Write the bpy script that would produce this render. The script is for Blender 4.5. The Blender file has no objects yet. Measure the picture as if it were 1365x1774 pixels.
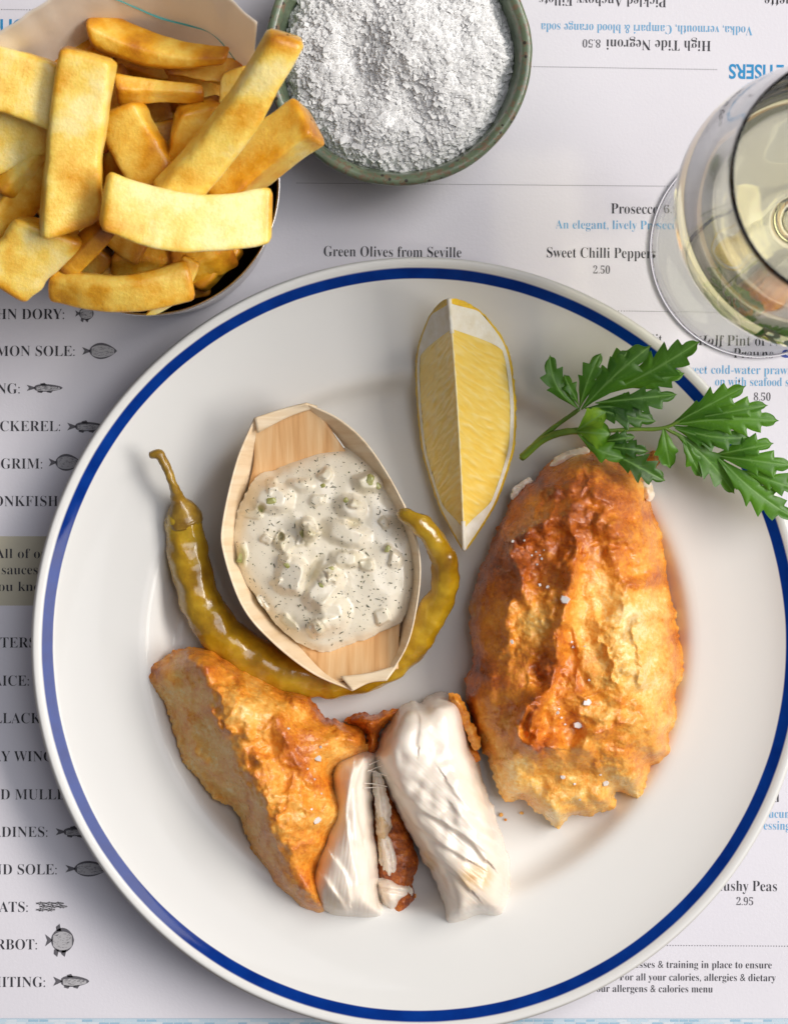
import bpy, math, random
import numpy as np
from math import sin, cos, pi, radians

random.seed(7)
rng = np.random.default_rng(11)
scene = bpy.context.scene
col = scene.collection

# ------------------------------------------------------------------ camera, world, lamps, exposure
K, CAM = 0.000207, 0.95           # metres of table per photograph pixel, camera height over the table
CX, CY = 682.5, 887.0

def P(x, y, z=0.0):
    s = K * (CAM - z) / CAM
    return np.array([(x - CX) * s, -(y - CY) * s, z])

def PV(xy, z):
    s = K * (CAM - z) / CAM
    return np.stack([(xy[:, 0] - CX) * s, -(xy[:, 1] - CY) * s, z], 1)

def ln(n, z=0.0):
    return n * K * (CAM - z) / CAM

cd = bpy.data.cameras.new('camera'); cam = bpy.data.objects.new('camera', cd); col.objects.link(cam)
scene.camera = cam
cam.location = (0, 0, CAM)
cd.sensor_fit = 'VERTICAL'; cd.sensor_height = 36.0
cd.lens = 36.0 * CAM / (1774 * K)
cd.clip_start = 0.02; cd.clip_end = 50
cd.dof.use_dof = True; cd.dof.focus_distance = CAM - 0.028; cd.dof.aperture_fstop = 18.0

w = bpy.data.worlds.new('World'); scene.world = w; w.use_nodes = True
w.node_tree.nodes['Background'].inputs[0].default_value = (0.93, 0.93, 1.0, 1)
w.node_tree.nodes['Background'].inputs[1].default_value = 0.16

def area(name, az, el, dist, size, power, colr, size_y=None):
    l = bpy.data.lights.new(name, 'AREA'); l.energy = power; l.color = colr
    l.shape = 'RECTANGLE'; l.size = size; l.size_y = size_y or size
    o = bpy.data.objects.new(name, l); col.objects.link(o)
    d = np.array([cos(radians(el)) * cos(radians(az)), cos(radians(el)) * sin(radians(az)), sin(radians(el))])
    o.location = d * dist
    import mathutils
    o.rotation_euler = mathutils.Vector(-d).to_track_quat('-Z', 'Y').to_euler()
    return o
area('key_softbox', 12, 44, 3.2, 3.0, 128, (1.0, 0.95, 0.88), 1.0)
area('overhead_fill', 25, 66, 3.2, 1.8, 34.0, (0.93, 0.95, 1.0))  # fill lamp added overhead to lighten the wine glass shadow

scene.view_settings.view_transform = 'Standard'
scene.view_settings.look = 'None'
scene.view_settings.exposure = 0.0
scene.view_settings.gamma = 1.0
scene.render.engine = 'CYCLES'
cy = scene.cycles
cy.use_denoising = True
cy.max_bounces = 14; cy.transmission_bounces = 12; cy.transparent_max_bounces = 12
cy.caustics_refractive = True; cy.caustics_reflective = False
cy.blur_glossy = 0.2
cy.sample_clamp_indirect = 3.0

# ------------------------------------------------------------------ numpy noise
_perm = np.random.default_rng(3).permutation(256); _perm = np.concatenate([_perm, _perm, _perm])
_g = np.random.default_rng(5).normal(size=(256, 3)); _g /= np.linalg.norm(_g, axis=1)[:, None]

def perlin(p):
    p = np.asarray(p, float)
    i = np.floor(p).astype(int); f = p - i; i &= 255
    u = f * f * f * (f * (f * 6 - 15) + 10)
    def gr(dx, dy, dz):
        h = _perm[_perm[_perm[(i[:, 0] + dx) & 255] + ((i[:, 1] + dy) & 255)] + ((i[:, 2] + dz) & 255)] & 255
        g = _g[h]
        return g[:, 0] * (f[:, 0] - dx) + g[:, 1] * (f[:, 1] - dy) + g[:, 2] * (f[:, 2] - dz)
    def lp(a, b, t): return a + t * (b - a)
    x00 = lp(gr(0, 0, 0), gr(1, 0, 0), u[:, 0]); x10 = lp(gr(0, 1, 0), gr(1, 1, 0), u[:, 0])
    x01 = lp(gr(0, 0, 1), gr(1, 0, 1), u[:, 0]); x11 = lp(gr(0, 1, 1), gr(1, 1, 1), u[:, 0])
    return lp(lp(x00, x10, u[:, 1]), lp(x01, x11, u[:, 1]), u[:, 2]) * 1.6

def fbm(p, oct=4, gain=0.5, lac=2.03):
    a, s, out = 1.0, 1.0, 0
    for o in range(oct):
        out = out + a * perlin(p * s + 17.3 * o); a *= gain; s *= lac
    return out

def n2(xy, f, seed=0.0, oct=3):
    return fbm(np.stack([xy[:, 0] * f, xy[:, 1] * f, np.full(len(xy), seed + 0.5)], 1), oct)

def sstep(a, b, x):
    t = np.clip((x - a) / (b - a), 0, 1); return t * t * (3 - 2 * t)

# ------------------------------------------------------------------ mesh helpers
def mesh(name, V, F):
    V = np.asarray(V, np.float32)
    me = bpy.data.meshes.new(name)
    if isinstance(F, np.ndarray):
        n, k = F.shape
        me.vertices.add(len(V)); me.vertices.foreach_set('co', V.ravel())
        me.loops.add(n * k); me.loops.foreach_set('vertex_index', F.astype(np.int32).ravel())
        me.polygons.add(n); me.polygons.foreach_set('loop_start', np.arange(0, n * k, k, dtype=np.int32))
        me.update(calc_edges=True)
    else:
        me.from_pydata([tuple(v) for v in V.tolist()], [], [tuple(f) for f in F]); me.update()
    return me

def orient(V, F):
    """flip all faces of a mesh when they face inwards (closed) or downwards (flat sheet)"""
    tri = np.array([[f[0], f[1], f[2]] for f in F] + [[f[0], f[2], f[3]] for f in F if len(f) > 3]) if not isinstance(F, np.ndarray) else np.concatenate([F[:, :3], F[:, [0, 2, 3]]])
    c = V - V.mean(0); a, b, d = c[tri[:, 0]], c[tri[:, 1]], c[tri[:, 2]]; n = np.cross(b - a, d - a)
    flat = np.ptp(V[:, 2]) < 0.0001
    v = n[:, 2].sum() if flat else (n * a).sum()
    if v >= 0: return F
    return F[:, ::-1] if isinstance(F, np.ndarray) else [list(f)[::-1] for f in F]

def mk(name, V, F, mat, parent=None, origin=None, smooth=True, attrs=None, face='auto'):
    V = np.asarray(V, float)
    if face == 'auto': F = orient(V, F)
    elif face == 'up':
        q = np.asarray(F); n = np.cross(V[q[:, 1]] - V[q[:, 0]], V[q[:, 2]] - V[q[:, 0]])
        F = q if n[:, 2].sum() > 0 else q[:, ::-1]
    if parent is not None:
        o0 = np.array(tot(parent)); loc = (0, 0, 0)
    else:
        o0 = np.array(origin) if origin is not None else np.array([(V[:, 0].min() + V[:, 0].max()) / 2, (V[:, 1].min() + V[:, 1].max()) / 2, V[:, 2].min()])
        loc = tuple(o0)
    me = mesh(name, V - o0, F)
    if smooth: me.polygons.foreach_set('use_smooth', np.ones(len(me.polygons), bool))
    for k, a in (attrs or {}).items():
        at = me.attributes.new(k, 'FLOAT', 'POINT'); at.data.foreach_set('value', np.asarray(a, np.float32))
    for m in (mat if isinstance(mat, (list, tuple)) else [mat]): me.materials.append(m)
    o = bpy.data.objects.new(name, me); col.objects.link(o); o.location = loc
    if parent is not None: o.parent = parent
    return o

def tot(o):
    v = np.zeros(3)
    while o is not None:
        v += np.array(o.location); o = o.parent
    return v

def tag(o, label=None, cat=None, group=None, kind=None):
    if label: o['label'] = label
    if cat: o['category'] = cat
    if group: o['group'] = group
    if kind: o['kind'] = kind
    return o

def empty(name, loc, label, cat, group=None):
    o = bpy.data.objects.new(name, None); o.empty_display_size = 0.01; col.objects.link(o); o.location = tuple(loc)
    return tag(o, label, cat, group)

def gridF(nu, nv, closeu=False):
    """faces of an nu x nv vertex grid (index = u*nv + v)"""
    u = np.arange(nu if closeu else nu - 1); v = np.arange(nv - 1)
    U, W = np.meshgrid(u, v, indexing='ij'); U2 = (U + 1) % nu
    return np.stack([U * nv + W, U2 * nv + W, U2 * nv + W + 1, U * nv + W + 1], -1).reshape(-1, 4)

def catmull(pts, n, closed=False):
    p = np.asarray(pts, float); m = len(p)
    if closed: q = np.concatenate([p[-1:], p, p[:2]])
    else: q = np.concatenate([2 * p[:1] - p[1:2], p, 2 * p[-1:] - p[-2:-1]])
    segs = m if closed else m - 1
    out = []
    for s in range(segs):
        a, b, c, d = q[s], q[s + 1], q[s + 2], q[s + 3]
        for t in np.linspace(0, 1, 14, endpoint=False):
            out.append(0.5 * (2 * b + (c - a) * t + (2 * a - 5 * b + 4 * c - d) * t * t + (3 * b - a - 3 * c + d) * t ** 3))
    out.append(q[1] if closed else p[-1]); out = np.array(out)
    L = np.concatenate([[0], np.cumsum(np.linalg.norm(np.diff(out, axis=0), axis=1))])
    tt = np.linspace(0, L[-1], n, endpoint=not closed)
    return np.stack([np.interp(tt, L, out[:, i]) for i in range(out.shape[1])], 1)

def polydist(p, line, closed=False):
    """distance, nearest point, signed side, arc param of points to a polyline"""
    line = np.asarray(line, float)
    A = line if closed else line[:-1]; B = np.roll(line, -1, 0) if closed else line[1:]
    D = B - A; L2 = (D ** 2).sum(1) + 1e-12
    n = len(p); d = np.empty(n); near = np.empty((n, 2)); side = np.empty(n); par = np.empty(n)
    for s in range(0, n, 8000):
        q = p[s:s + 8000]
        W = q[:, None] - A[None]
        t = np.clip((W * D[None]).sum(2) / L2, 0, 1)
        C = A[None] + t[..., None] * D[None]
        dd = ((q[:, None] - C) ** 2).sum(2)
        k = dd.argmin(1); r = np.arange(len(q))
        d[s:s + 8000] = np.sqrt(dd[r, k]); near[s:s + 8000] = C[r, k]
        side[s:s + 8000] = D[k, 0] * W[r, k, 1] - D[k, 1] * W[r, k, 0]
        par[s:s + 8000] = (k + t[r, k]) / len(A)
    return d, near, side, par

def inside(p, poly):
    x, y = p[:, 0], p[:, 1]; c = np.zeros(len(p), bool); n = len(poly)
    for i in range(n):
        x1, y1 = poly[i]; x2, y2 = poly[(i + 1) % n]
        if y1 == y2: continue
        m = ((y1 > y) != (y2 > y)) & (x < (x2 - x1) * (y - y1) / (y2 - y1) + x1)
        c ^= m
    return c

def lathe(profile, center, n=160, closed=False):
    pr = np.asarray(profile, float); m = len(pr)
    a = np.linspace(0, 2 * pi, n, endpoint=False)
    V = np.stack([np.outer(np.cos(a), pr[:, 0]) + center[0], np.outer(np.sin(a), pr[:, 0]) + center[1],
                  np.tile(pr[:, 1] + center[2], (n, 1))], -1).reshape(-1, 3)
    return V, gridF(n, m, True)

def smooth_profile(pts, n):
    return catmull(np.asarray(pts, float) * 1000, n) / 1000

def tube(path, rad, nr=16, mat=None, noise=0.0, nf=300.0, flat=1.0):
    path = np.asarray(path, float); n = len(path); rad = np.broadcast_to(np.asarray(rad, float), (n,))
    T = np.gradient(path, axis=0); T /= np.linalg.norm(T, axis=1)[:, None] + 1e-12
    up = np.array([0, 0, 1.0]); S = np.cross(T, up); bad = np.linalg.norm(S, axis=1) < 1e-3
    S[bad] = [1, 0, 0]; S /= np.linalg.norm(S, axis=1)[:, None]; U = np.cross(S, T)
    a = np.linspace(0, 2 * pi, nr, endpoint=False)
    V = path[:, None] + rad[:, None, None] * (np.cos(a)[None, :, None] * S[:, None] + flat * np.sin(a)[None, :, None] * U[:, None])
    V = V.reshape(-1, 3)
    if noise:
        c = np.repeat(path, nr, 0); d = V - c; dn = np.linalg.norm(d, axis=1)[:, None] + 1e-9
        V = V + d / dn * (fbm(V * nf, 3) * noise)[:, None]
    i = np.arange(n - 1)[:, None]; j = np.arange(nr)[None]; j2 = (j + 1) % nr
    F = np.stack([i * nr + j, i * nr + j2, (i + 1) * nr + j2, (i + 1) * nr + j], -1).reshape(-1, 4).tolist()
    F.append(list(range(nr))[::-1]); F.append([(n - 1) * nr + q for q in range(nr)])
    return V, F

# ------------------------------------------------------------------ materials
class M:
    def __init__(s, name, color=(0.8, 0.8, 0.8), rough=0.5, **kw):
        s.m = bpy.data.materials.new(name); s.m.use_nodes = True; s.nt = s.m.node_tree
        s.b = s.nt.nodes['Principled BSDF']; s.out = s.nt.nodes['Material Output']
        s.set('Base Color', (*color, 1)); s.set('Roughness', rough)
        for k, v in kw.items(): s.set(k.replace('_', ' '), v)
    def set(s, k, v): s.b.inputs[k].default_value = v
    def n(s, t, **kw):
        x = s.nt.nodes.new(t)
        for k, v in kw.items():
            if k in x.inputs: x.inputs[k].default_value = v
            else: setattr(x, k, v)
        return x
    def l(s, a, b): s.nt.links.new(a, b); return s
    def coord(s): return s.n('ShaderNodeTexCoord').outputs['Object']
    def noise(s, scale, detail=4, rough=0.55, vec=None, dist=0.0):
        x = s.n('ShaderNodeTexNoise', Scale=scale, Detail=detail, Roughness=rough, Distortion=dist)
        s.l(vec if vec is not None else s.coord(), x.inputs['Vector']); return x.outputs['Fac']
    def voro(s, scale, feature='F1', vec=None, rnd=1.0):
        x = s.n('ShaderNodeTexVoronoi', Scale=scale, Randomness=rnd, feature=feature)
        s.l(vec if vec is not None else s.coord(), x.inputs['Vector']); return x.outputs['Distance']
    def attr(s, name): return s.n('ShaderNodeAttribute', attribute_name=name).outputs['Fac']
    def math(s, op, a, b=None, c=None, clamp=False):
        x = s.n('ShaderNodeMath', operation=op, use_clamp=clamp)
        for i, v in enumerate((a, b, c)):
            if v is None: continue
            if isinstance(v, (int, float)): x.inputs[i].default_value = v
            else: s.l(v, x.inputs[i])
        return x.outputs[0]
    def ramp(s, fac, stops, interp='LINEAR'):
        x = s.n('ShaderNodeValToRGB'); e = x.color_ramp; e.interpolation = interp
        while len(e.elements) < len(stops): e.elements.new(0.5)
        for el, (p, c) in zip(e.elements, stops):
            el.position = p; el.color = (*c, 1) if len(c) == 3 else c
        s.l(fac, x.inputs[0]); return x.outputs[0]
    def mix(s, fac, a, b):
        x = s.n('ShaderNodeMix', data_type='RGBA')
        for i, v in ((0, fac), (6, a), (7, b)):
            if isinstance(v, (int, float)): x.inputs[i].default_value = v
            elif isinstance(v, tuple): x.inputs[i].default_value = (*v, 1)
            else: s.l(v, x.inputs[i])
        return x.outputs[2]
    def color(s, sock): s.l(sock, s.b.inputs['Base Color']); return s
    def rough(s, sock): s.l(sock, s.b.inputs['Roughness']); return s
    def bump(s, h, dist, strength=1.0):
        x = s.n('ShaderNodeBump', Distance=dist, Strength=strength); s.l(h, x.inputs['Height'])
        if s.b.inputs['Normal'].is_linked: s.l(s.b.inputs['Normal'].links[0].from_socket, x.inputs['Normal'])
        s.l(x.outputs[0], s.b.inputs['Normal']); return s
    def sss(s, w, scale, radius=(1, 0.5, 0.25)):
        s.set('Subsurface Weight', w); s.set('Subsurface Scale', scale); s.set('Subsurface Radius', radius); return s

paper = M('menu_paper', (0.66, 0.64, 0.69), 0.62)
paper.color(paper.ramp(paper.noise(14, 5), [(0.3, (0.655, 0.635, 0.692)), (0.7, (0.685, 0.668, 0.715))]))
paper.bump(paper.noise(900, 4), 0.00006).bump(paper.noise(9, 2), 0.004, 0.25)
ink = M('black_ink', (0.025, 0.024, 0.032), 0.6)
ink2 = M('grey_ink', (0.10, 0.095, 0.11), 0.6)
lightink = M('pale_ink', (0.42, 0.41, 0.43), 0.6)
blueink = M('light_blue_ink', (0.13, 0.36, 0.60), 0.6)
cyanink = M('strong_blue_ink', (0.006, 0.23, 0.50), 0.6)
darkblue = M('dark_blue_ink', (0.03, 0.06, 0.30), 0.6)
beige = M('beige_panel_ink', (0.50, 0.46, 0.35), 0.62)

wood_t = M('table_wood', (0.3, 0.2, 0.12), 0.45)
_v = wood_t.n('ShaderNodeMapping'); _v.inputs['Scale'].default_value = (3, 40, 3); wood_t.l(wood_t.coord(), _v.inputs[0])
wood_t.color(wood_t.ramp(wood_t.noise(4, 6, vec=_v.outputs[0]), [(0.3, (0.20, 0.12, 0.065)), (0.7, (0.36, 0.24, 0.14))]))

# ------------------------------------------------------------------ setting: table and menu
def box(x0, x1, y0, y1, z0, z1):
    V = [(x, y, z) for z in (z0, z1) for y in (y0, y1) for x in (x0, x1)]
    F = [(0, 2, 3, 1), (4, 5, 7, 6), (0, 1, 5, 4), (2, 6, 7, 3), (0, 4, 6, 2), (1, 3, 7, 5)]
    return np.array(V), F
V, F = box(-0.75, 0.75, -0.6, 0.6, -0.04, -0.0006)
tag(mk('table_top', V, F, wood_t.m, smooth=False), kind='structure')

mx0, my1 = P(-260, 1796)[:2]; mx1, my0 = P(1650, -430)[:2]
nx, ny = 60, 60
X, Y = np.meshgrid(np.linspace(mx0, mx1, nx), np.linspace(my1, my0, ny), indexing='ij')
top = np.stack([X.ravel(), Y.ravel(), np.zeros(nx * ny)], 1); bot = top - [0, 0, 0.0004]
Ft = gridF(nx, ny); Fb = Ft[:, ::-1] + nx * ny
ring = [i * ny for i in range(nx)] + [(nx - 1) * ny + j for j in range(1, ny)] + [i * ny + ny - 1 for i in range(nx - 2, -1, -1)] + [j for j in range(ny - 2, 0, -1)]
Fs = np.array([[ring[k], ring[k] + nx * ny, ring[(k + 1) % len(ring)] + nx * ny, ring[(k + 1) % len(ring)]] for k in range(len(ring))])
menu = mk('menu', np.concatenate([top, bot]), np.concatenate([Ft, Fb, Fs]), paper.m, origin=(0, 0, 0))
tag(menu, 'white printed paper menu lying flat under the plate, cup and bowl', 'menu')

def serif(s):
    o = ''
    for c in s:
        if 'A' <= c <= 'Z': o += chr(0x1D400 + ord(c) - 65)
        elif 'a' <= c <= 'z': o += chr(0x1D41A + ord(c) - 97)
        elif c.isdigit(): o += chr(0x1D7CE + ord(c) - 48)
        else: o += c
    return o

ZT = 0.00012
def text(name, s, mat, x0, x1, base, cap, rot=0.0, sans=False, offset=None, anchor='both', flip=False, track=1.0):
    """text from pixel x0 to x1 (before rotation) with the baseline at `base`, capital height `cap` pixels"""
    cu = bpy.data.curves.new(name, 'FONT'); cu.body = s if sans else serif(s); cu.size = 1.0
    cu.offset = (0.012 if sans else -0.0100) if offset is None else offset
    cu.space_character = track; cu.resolution_u = 4
    to = bpy.data.objects.new(name, cu); col.objects.link(to)
    dg = bpy.context.evaluated_depsgraph_get()
    me = bpy.data.meshes.new_from_object(to.evaluated_get(dg)); bpy.data.objects.remove(to); bpy.data.curves.remove(cu)
    n = len(me.vertices); v = np.empty(n * 3); me.vertices.foreach_get('co', v); v = v.reshape(-1, 3)
    w_ = v[:, 0].max() - v[:, 0].min(); xm = v[:, 0].min()
    sy = cap / (0.70 if not sans else 0.71)
    if anchor == 'both': sx = (x1 - x0) / w_
    else: sx = sy * 0.93
    if anchor == 'right': x0 = x1 - w_ * sx
    px = (v[:, 0] - xm) * sx; py = -v[:, 1] * sy
    if flip: px, py, ox = -px, -py, (x1 if anchor == 'both' else x1)
    else: ox = x0
    a = radians(rot); X_ = ox + px * cos(a) - py * sin(a); Y_ = base + px * sin(a) + py * cos(a)
    W = np.stack([(X_ - CX) * K, -(Y_ - CY) * K, np.full(n, ZT)], 1)
    me.vertices.foreach_set('co', W.astype(np.float32).ravel()); me.update()
    me.materials.clear(); me.materials.append(mat.m)
    o = bpy.data.objects.new(name, me); col.objects.link(o); o.parent = menu
    return o

fish_names = [('JOHN DORY:', 112, 553), ('LEMON SOLE:', 130, 617), ('LING:', 35, 682), ('MACKEREL:', 105, 747), ('MEGRIM:', 74, 812),
              ('MONKFISH:', 106, 877), ('OYSTERS:', 68, 1122), ('PLAICE:', 51, 1188), ('POLLACK:', 76, 1253), ('RAY WINGS:', 112, 1319),
              ('RED MULLET:', 134, 1385), ('SARDINES:', 83, 1450), ('SAND SOLE:', 99, 1515), ('SPRATS:', 49, 1580), ('TURBOT:', 65, 1645), ('WHITING:', 79, 1710)]
for s, xr, yb in fish_names:
    text('dish_name', s, ink, 0, xr, yb, 18.5, anchor='right', offset=-0.0110)
for s, x0, x1, yb in (('All of our', -8, 96, 967), ('sauces', 4, 66, 995), ('you know', -14, 88, 1024)):
    text('notice_text', s, ink, x0, x1, yb, 17)
for s, x0, x1, yb in (('Green Olives from Seville', 561, 799, 444), ('Sweet Chilli Peppers', 947, 1136, 446), ('Prosecco', 1058, 1140, 370),
                      ('Crab Bit', 1075, 1146, 596), ('Half Pint of North', 1209, 1388, 598), ('Prawns', 1270, 1338, 620),
                      ('Mushy Peas', 1232, 1345, 1543), ('Salad', 1300, 1349, 1389)):
    text('dish_name', s, ink, x0, x1, yb, 18.5, rot=0.5)
for s, x0, x1, yb in (('2.50', 1027, 1056, 474), ('6.95', 1150, 1184, 370), ('8.50', 1305, 1334, 694), ('2.95', 1275, 1304, 1568)):
    text('price', s, ink2, x0, x1, yb, 14, rot=0.5)
for s, x0, x1, yb in (('An elegant, lively Prosecco, fresh', 962, 1232, 396), ('sweet cold-water prawns served', 1182, 1440, 647), ('on with seafood sauce', 1238, 1400, 668),
                      ('tomato & cucumber', 1248, 1398, 1416), ('dressing', 1305, 1368, 1437)):
    text('description', s, blueink, x0, x1, yb, 15.5, rot=0.5)
for s, x0, x1, yb in (('We have processes & training in place to ensure', 1006, 1336, 1676), ('compliance. For all your calories, allergies & dietary', 988, 1343, 1698),
                      ('needs see our allergens & calories menu', 965, 1234, 1718)):
    text('footnote', s, ink, x0, x1, yb, 13, rot=0.3)
# the half of the menu that is printed upside down
def flipt(name, s, mat, xl, xr, base, cap, **kw):
    return text(name, s, mat, xl, xr, base, cap, rot=kw.pop('rot', 0.9), flip=True, **kw)
flipt('dish_name', 'High Tide Negroni', ink, 1050, 1231, 71, 18.5)
flipt('price', '8.50', ink2, 1009, 1040, 68.5, 14)
flipt('description', 'Vodka, vermouth, Campari & blood orange soda', blueink, 937, 1303, 46, 16)
flipt('dish_name', 'Pickled Anchovy Fillets', ink, 934, 1154, -5, 18.5)
flipt('dish_name', 'Baguette', ink, 1324, 1410, -5, 18.5)
flipt('heading', 'APPETISERS', cyanink, 1262, 1408, 114, 25, sans=True, offset=0.022)
text('heading', 'SAUCES', cyanink, -34, 74, 56, 23, sans=True, offset=0.022)

def dots(x0, y0, x1, y1, step=4.7, r=0.95):
    n = int((x1 - x0) / step); V = []; F = []
    for i in range(n + 1):
        t = i / n; x = x0 + (x1 - x0) * t; y = y0 + (y1 - y0) * t
        b = len(V)
        for a in range(8): V.append(P(x + r * cos(a * pi / 4), y - r * sin(a * pi / 4), ZT))
        F.append(list(range(b, b + 8)))
    mk('dotted_rule', np.array(V), F, ink2.m, parent=menu, smooth=False)
dots(515, 317, 1320, 324); dots(840, 114, 1240, 120.5); dots(1057, 538.5, 1420, 543); dots(1000, 1637, 1420, 1639.5); dots(-40, 16, 57, 17)

V, F = box(P(-70, 0)[0], P(140, 0)[0], P(0, 1049)[1], P(0, 929)[1], 0.00002, 0.00006)
mk('notice_panel', V, F, beige.m, parent=menu, smooth=False)

# brick patterned border along the bottom edge of the menu
Vb, Fb_, mi = [], [], []
def rect(x0, x1, y0, y1, z, m):
    b = len(Vb); Vb.extend([P(x0, y1, z), P(x1, y1, z), P(x1, y0, z), P(x0, y0, z)]); Fb_.append([b, b + 1, b + 2, b + 3]); mi.append(m)
rect(-250, 1640, 1764.5, 1790, 0.00004, 0); rect(-250, 1640, 1764.5, 1765.6, 0.0001, 1)
for r_, yy in enumerate((1766.3, 1771.2, 1776.1, 1781.0)):
    x = -250 + r_ * 9
    while x < 1620:
        L_ = random.choice([15, 17, 18]); rect(x, x + L_, yy, yy + 4, 0.0001, random.choice([0, 1, 2, 2])); x += L_ + 1.5
b1, b2, b3 = M('border_pale', (0.60, 0.66, 0.72), 0.6), M('border_mid', (0.30, 0.47, 0.60), 0.6), M('border_light', (0.48, 0.60, 0.69), 0.6)
bs = mk('border_strip', np.array(Vb), Fb_, [b1.m, b2.m, b3.m], parent=menu, smooth=False)
bs.data.polygons.foreach_set('material_index', np.array(mi, np.int32))

def fish_drawing(cx, cy, L, h, kind):
    """little engraved fish, head to the right, made of flat ink shapes"""
    V, F, mi = [], [], []
    def poly(pts, m, z):
        b = len(V); V.extend([P(cx + x, cy - y, ZT + z) for x, y in pts]); F.append(list(range(b, b + len(pts)))); mi.append(m)
    t = np.linspace(0, 1, 22)
    bl = 0.80 * L; x = -L / 2 + 0.2 * L + bl * t
    prof = {'round': np.sin(pi * t) ** 0.55, 'flat': np.sin(pi * t ** 0.8) ** 0.8, 'long': np.sin(pi * t ** 0.7) ** 0.6}[kind] * h / 2 + 0.6
    poly(list(zip(x, prof)) + list(zip(x[::-1], -prof[::-1])), 0, 0)
    poly(list(zip(x[2:-2], prof[2:-2] * 0.70 - (0.12 * h if kind == 'long' else 0))) + list(zip(x[2:-2][::-1], -prof[2:-2][::-1] * 0.70 - (0.05 * h))), 1, 0.00002)
    for k in range(int(L * 0.8)):
        u = random.uniform(0.12, 0.86); q = np.interp(u, t, prof) * 0.62; xx = -L / 2 + 0.2 * L + bl * u; yy = random.uniform(-q, q); e = random.uniform(0.8, 2.4)
        poly([(xx - e, yy - 0.35), (xx + e, yy - 0.1), (xx + e, yy + 0.4), (xx - e, yy + 0.2)], 0, 0.00004)
    th = h * (0.42 if kind != 'long' else 0.75)
    poly([(-L / 2 + 0.24 * L, 1.2), (-L / 2 + 0.24 * L, -1.2), (-L / 2, -th * 0.6), (-L / 2 + 0.07 * L, 0), (-L / 2, th * 0.6)], 0, 0)
    if kind != 'flat':
        for x0, s in ((-0.02 * L, 1), (0.16 * L, -1), (-0.1 * L, -1)):
            yb = s * h * 0.38; poly([(x0 - 0.09 * L, yb), (x0 + 0.08 * L, yb), (x0 + 0.02 * L, yb + s * h * 0.28 + s), (x0 - 0.1 * L, yb + s * h * 0.16 + s)][::s], 0, 0)
    poly([(0.36 * L + 0.9 * cos(a), 0.08 * h + 0.9 * sin(a)) for a in np.linspace(0, 2 * pi, 8, endpoint=False)], 0, 0.00005)
    o = mk('fish_drawing', np.array(V), F, [ink2.m, lightink.m], parent=menu, smooth=False)
    o.data.polygons.foreach_set('material_index', np.array(mi, np.int32))
for a in ((147, 543, 32, 22, 'round'), (173, 608, 60, 27, 'flat'), (78, 672, 62, 12, 'long'), (150, 739, 66, 15, 'long'), (113, 801, 56, 28, 'flat'), (130, 1441, 66, 14, 'long'),
          (151, 1505, 74, 26, 'flat'), (104, 1629, 50, 42, 'round'), (124, 1700, 62, 18, 'long')): fish_drawing(*a)
for i in range(8): fish_drawing(72 + (i % 3) * 15 + (6 if i > 2 and i < 6 else 0), 1565 + (i // 3) * 5.5, 19, 3.2, 'long')

# small blue badge printed beside the prawns and another by the plate
def badge(cx, cy, r):
    V, F, mi = [], [], []
    def poly(pts, m, z):
        b = len(V); V.extend([P(cx + x, cy - y, ZT + z) for x, y in pts]); F.append(list(range(b, b + len(pts)))); mi.append(m)
    poly([(r * 1.5 * cos(a), r * sin(a)) for a in np.linspace(0, 2 * pi, 24, endpoint=False)], 0, 0)
    poly([(r * .3 + r * .55 * cos(a), r * .5 * sin(a)) for a in np.linspace(0, 2 * pi, 16, endpoint=False)], 1, 0.00002)
    poly([(r * .45 + r * .38 * cos(a), r * .32 * sin(a)) for a in np.linspace(0, 2 * pi, 16, endpoint=False)], 0, 0.00004)
    o = mk('printed_badge', np.array(V), F, [darkblue.m, b1.m], parent=menu, smooth=False)
    o.data.polygons.foreach_set('material_index', np.array(mi, np.int32))
badge(1362, 612, 8)
text('heading', 'MAINS', cyanink, 1352, 1440, 905, 25, sans=True, offset=0.022)

# ------------------------------------------------------------------ plate
PZ = 0.0245
pc = P(727, 1118, PZ); pc[2] = 0
por = M('white_porcelain', (0.73, 0.725, 0.71), 0.08, Specular_IOR_Level=0.13)
sep = por.n('ShaderNodeSeparateXYZ'); por.l(por.coord(), sep.inputs[0])
rad = por.math('SQRT', por.math('ADD', por.math('MULTIPLY', sep.outputs[0], sep.outputs[0]), por.math('MULTIPLY', sep.outputs[1], sep.outputs[1])))
rad = por.math('ADD', rad, por.math('MULTIPLY', por.math('SUBTRACT', por.noise(25, 3), 0.5), 0.0006))
up = por.math('GREATER_THAN', sep.outputs[2], 0.0155)
e1 = por.n('ShaderNodeMapRange', interpolation_type='SMOOTHSTEP'); e1.inputs[1].default_value = 0.1282; e1.inputs[2].default_value = 0.1287; por.l(rad, e1.inputs[0])
e2 = por.n('ShaderNodeMapRange', interpolation_type='SMOOTHSTEP'); e2.inputs[1].default_value = 0.1318; e2.inputs[2].default_value = 0.1325; e2.inputs[3].default_value = 1; e2.inputs[4].default_value = 0; por.l(rad, e2.inputs[0])
band = por.math('MULTIPLY', por.math('MULTIPLY', e1.outputs[0], e2.outputs[0]), up)
blue = por.ramp(por.noise(90, 4), [(0.3, (0.001, 0.020, 0.17)), (0.7, (0.002, 0.035, 0.24))])
por.color(por.mix(band, (0.69, 0.685, 0.67), blue))
por.bump(por.noise(18, 2), 0.0006, 0.35)
por.rough(por.ramp(por.noise(45, 5, .65), [(0.4, (0.06,) * 3), (0.72, (0.17,) * 3)]))
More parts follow.
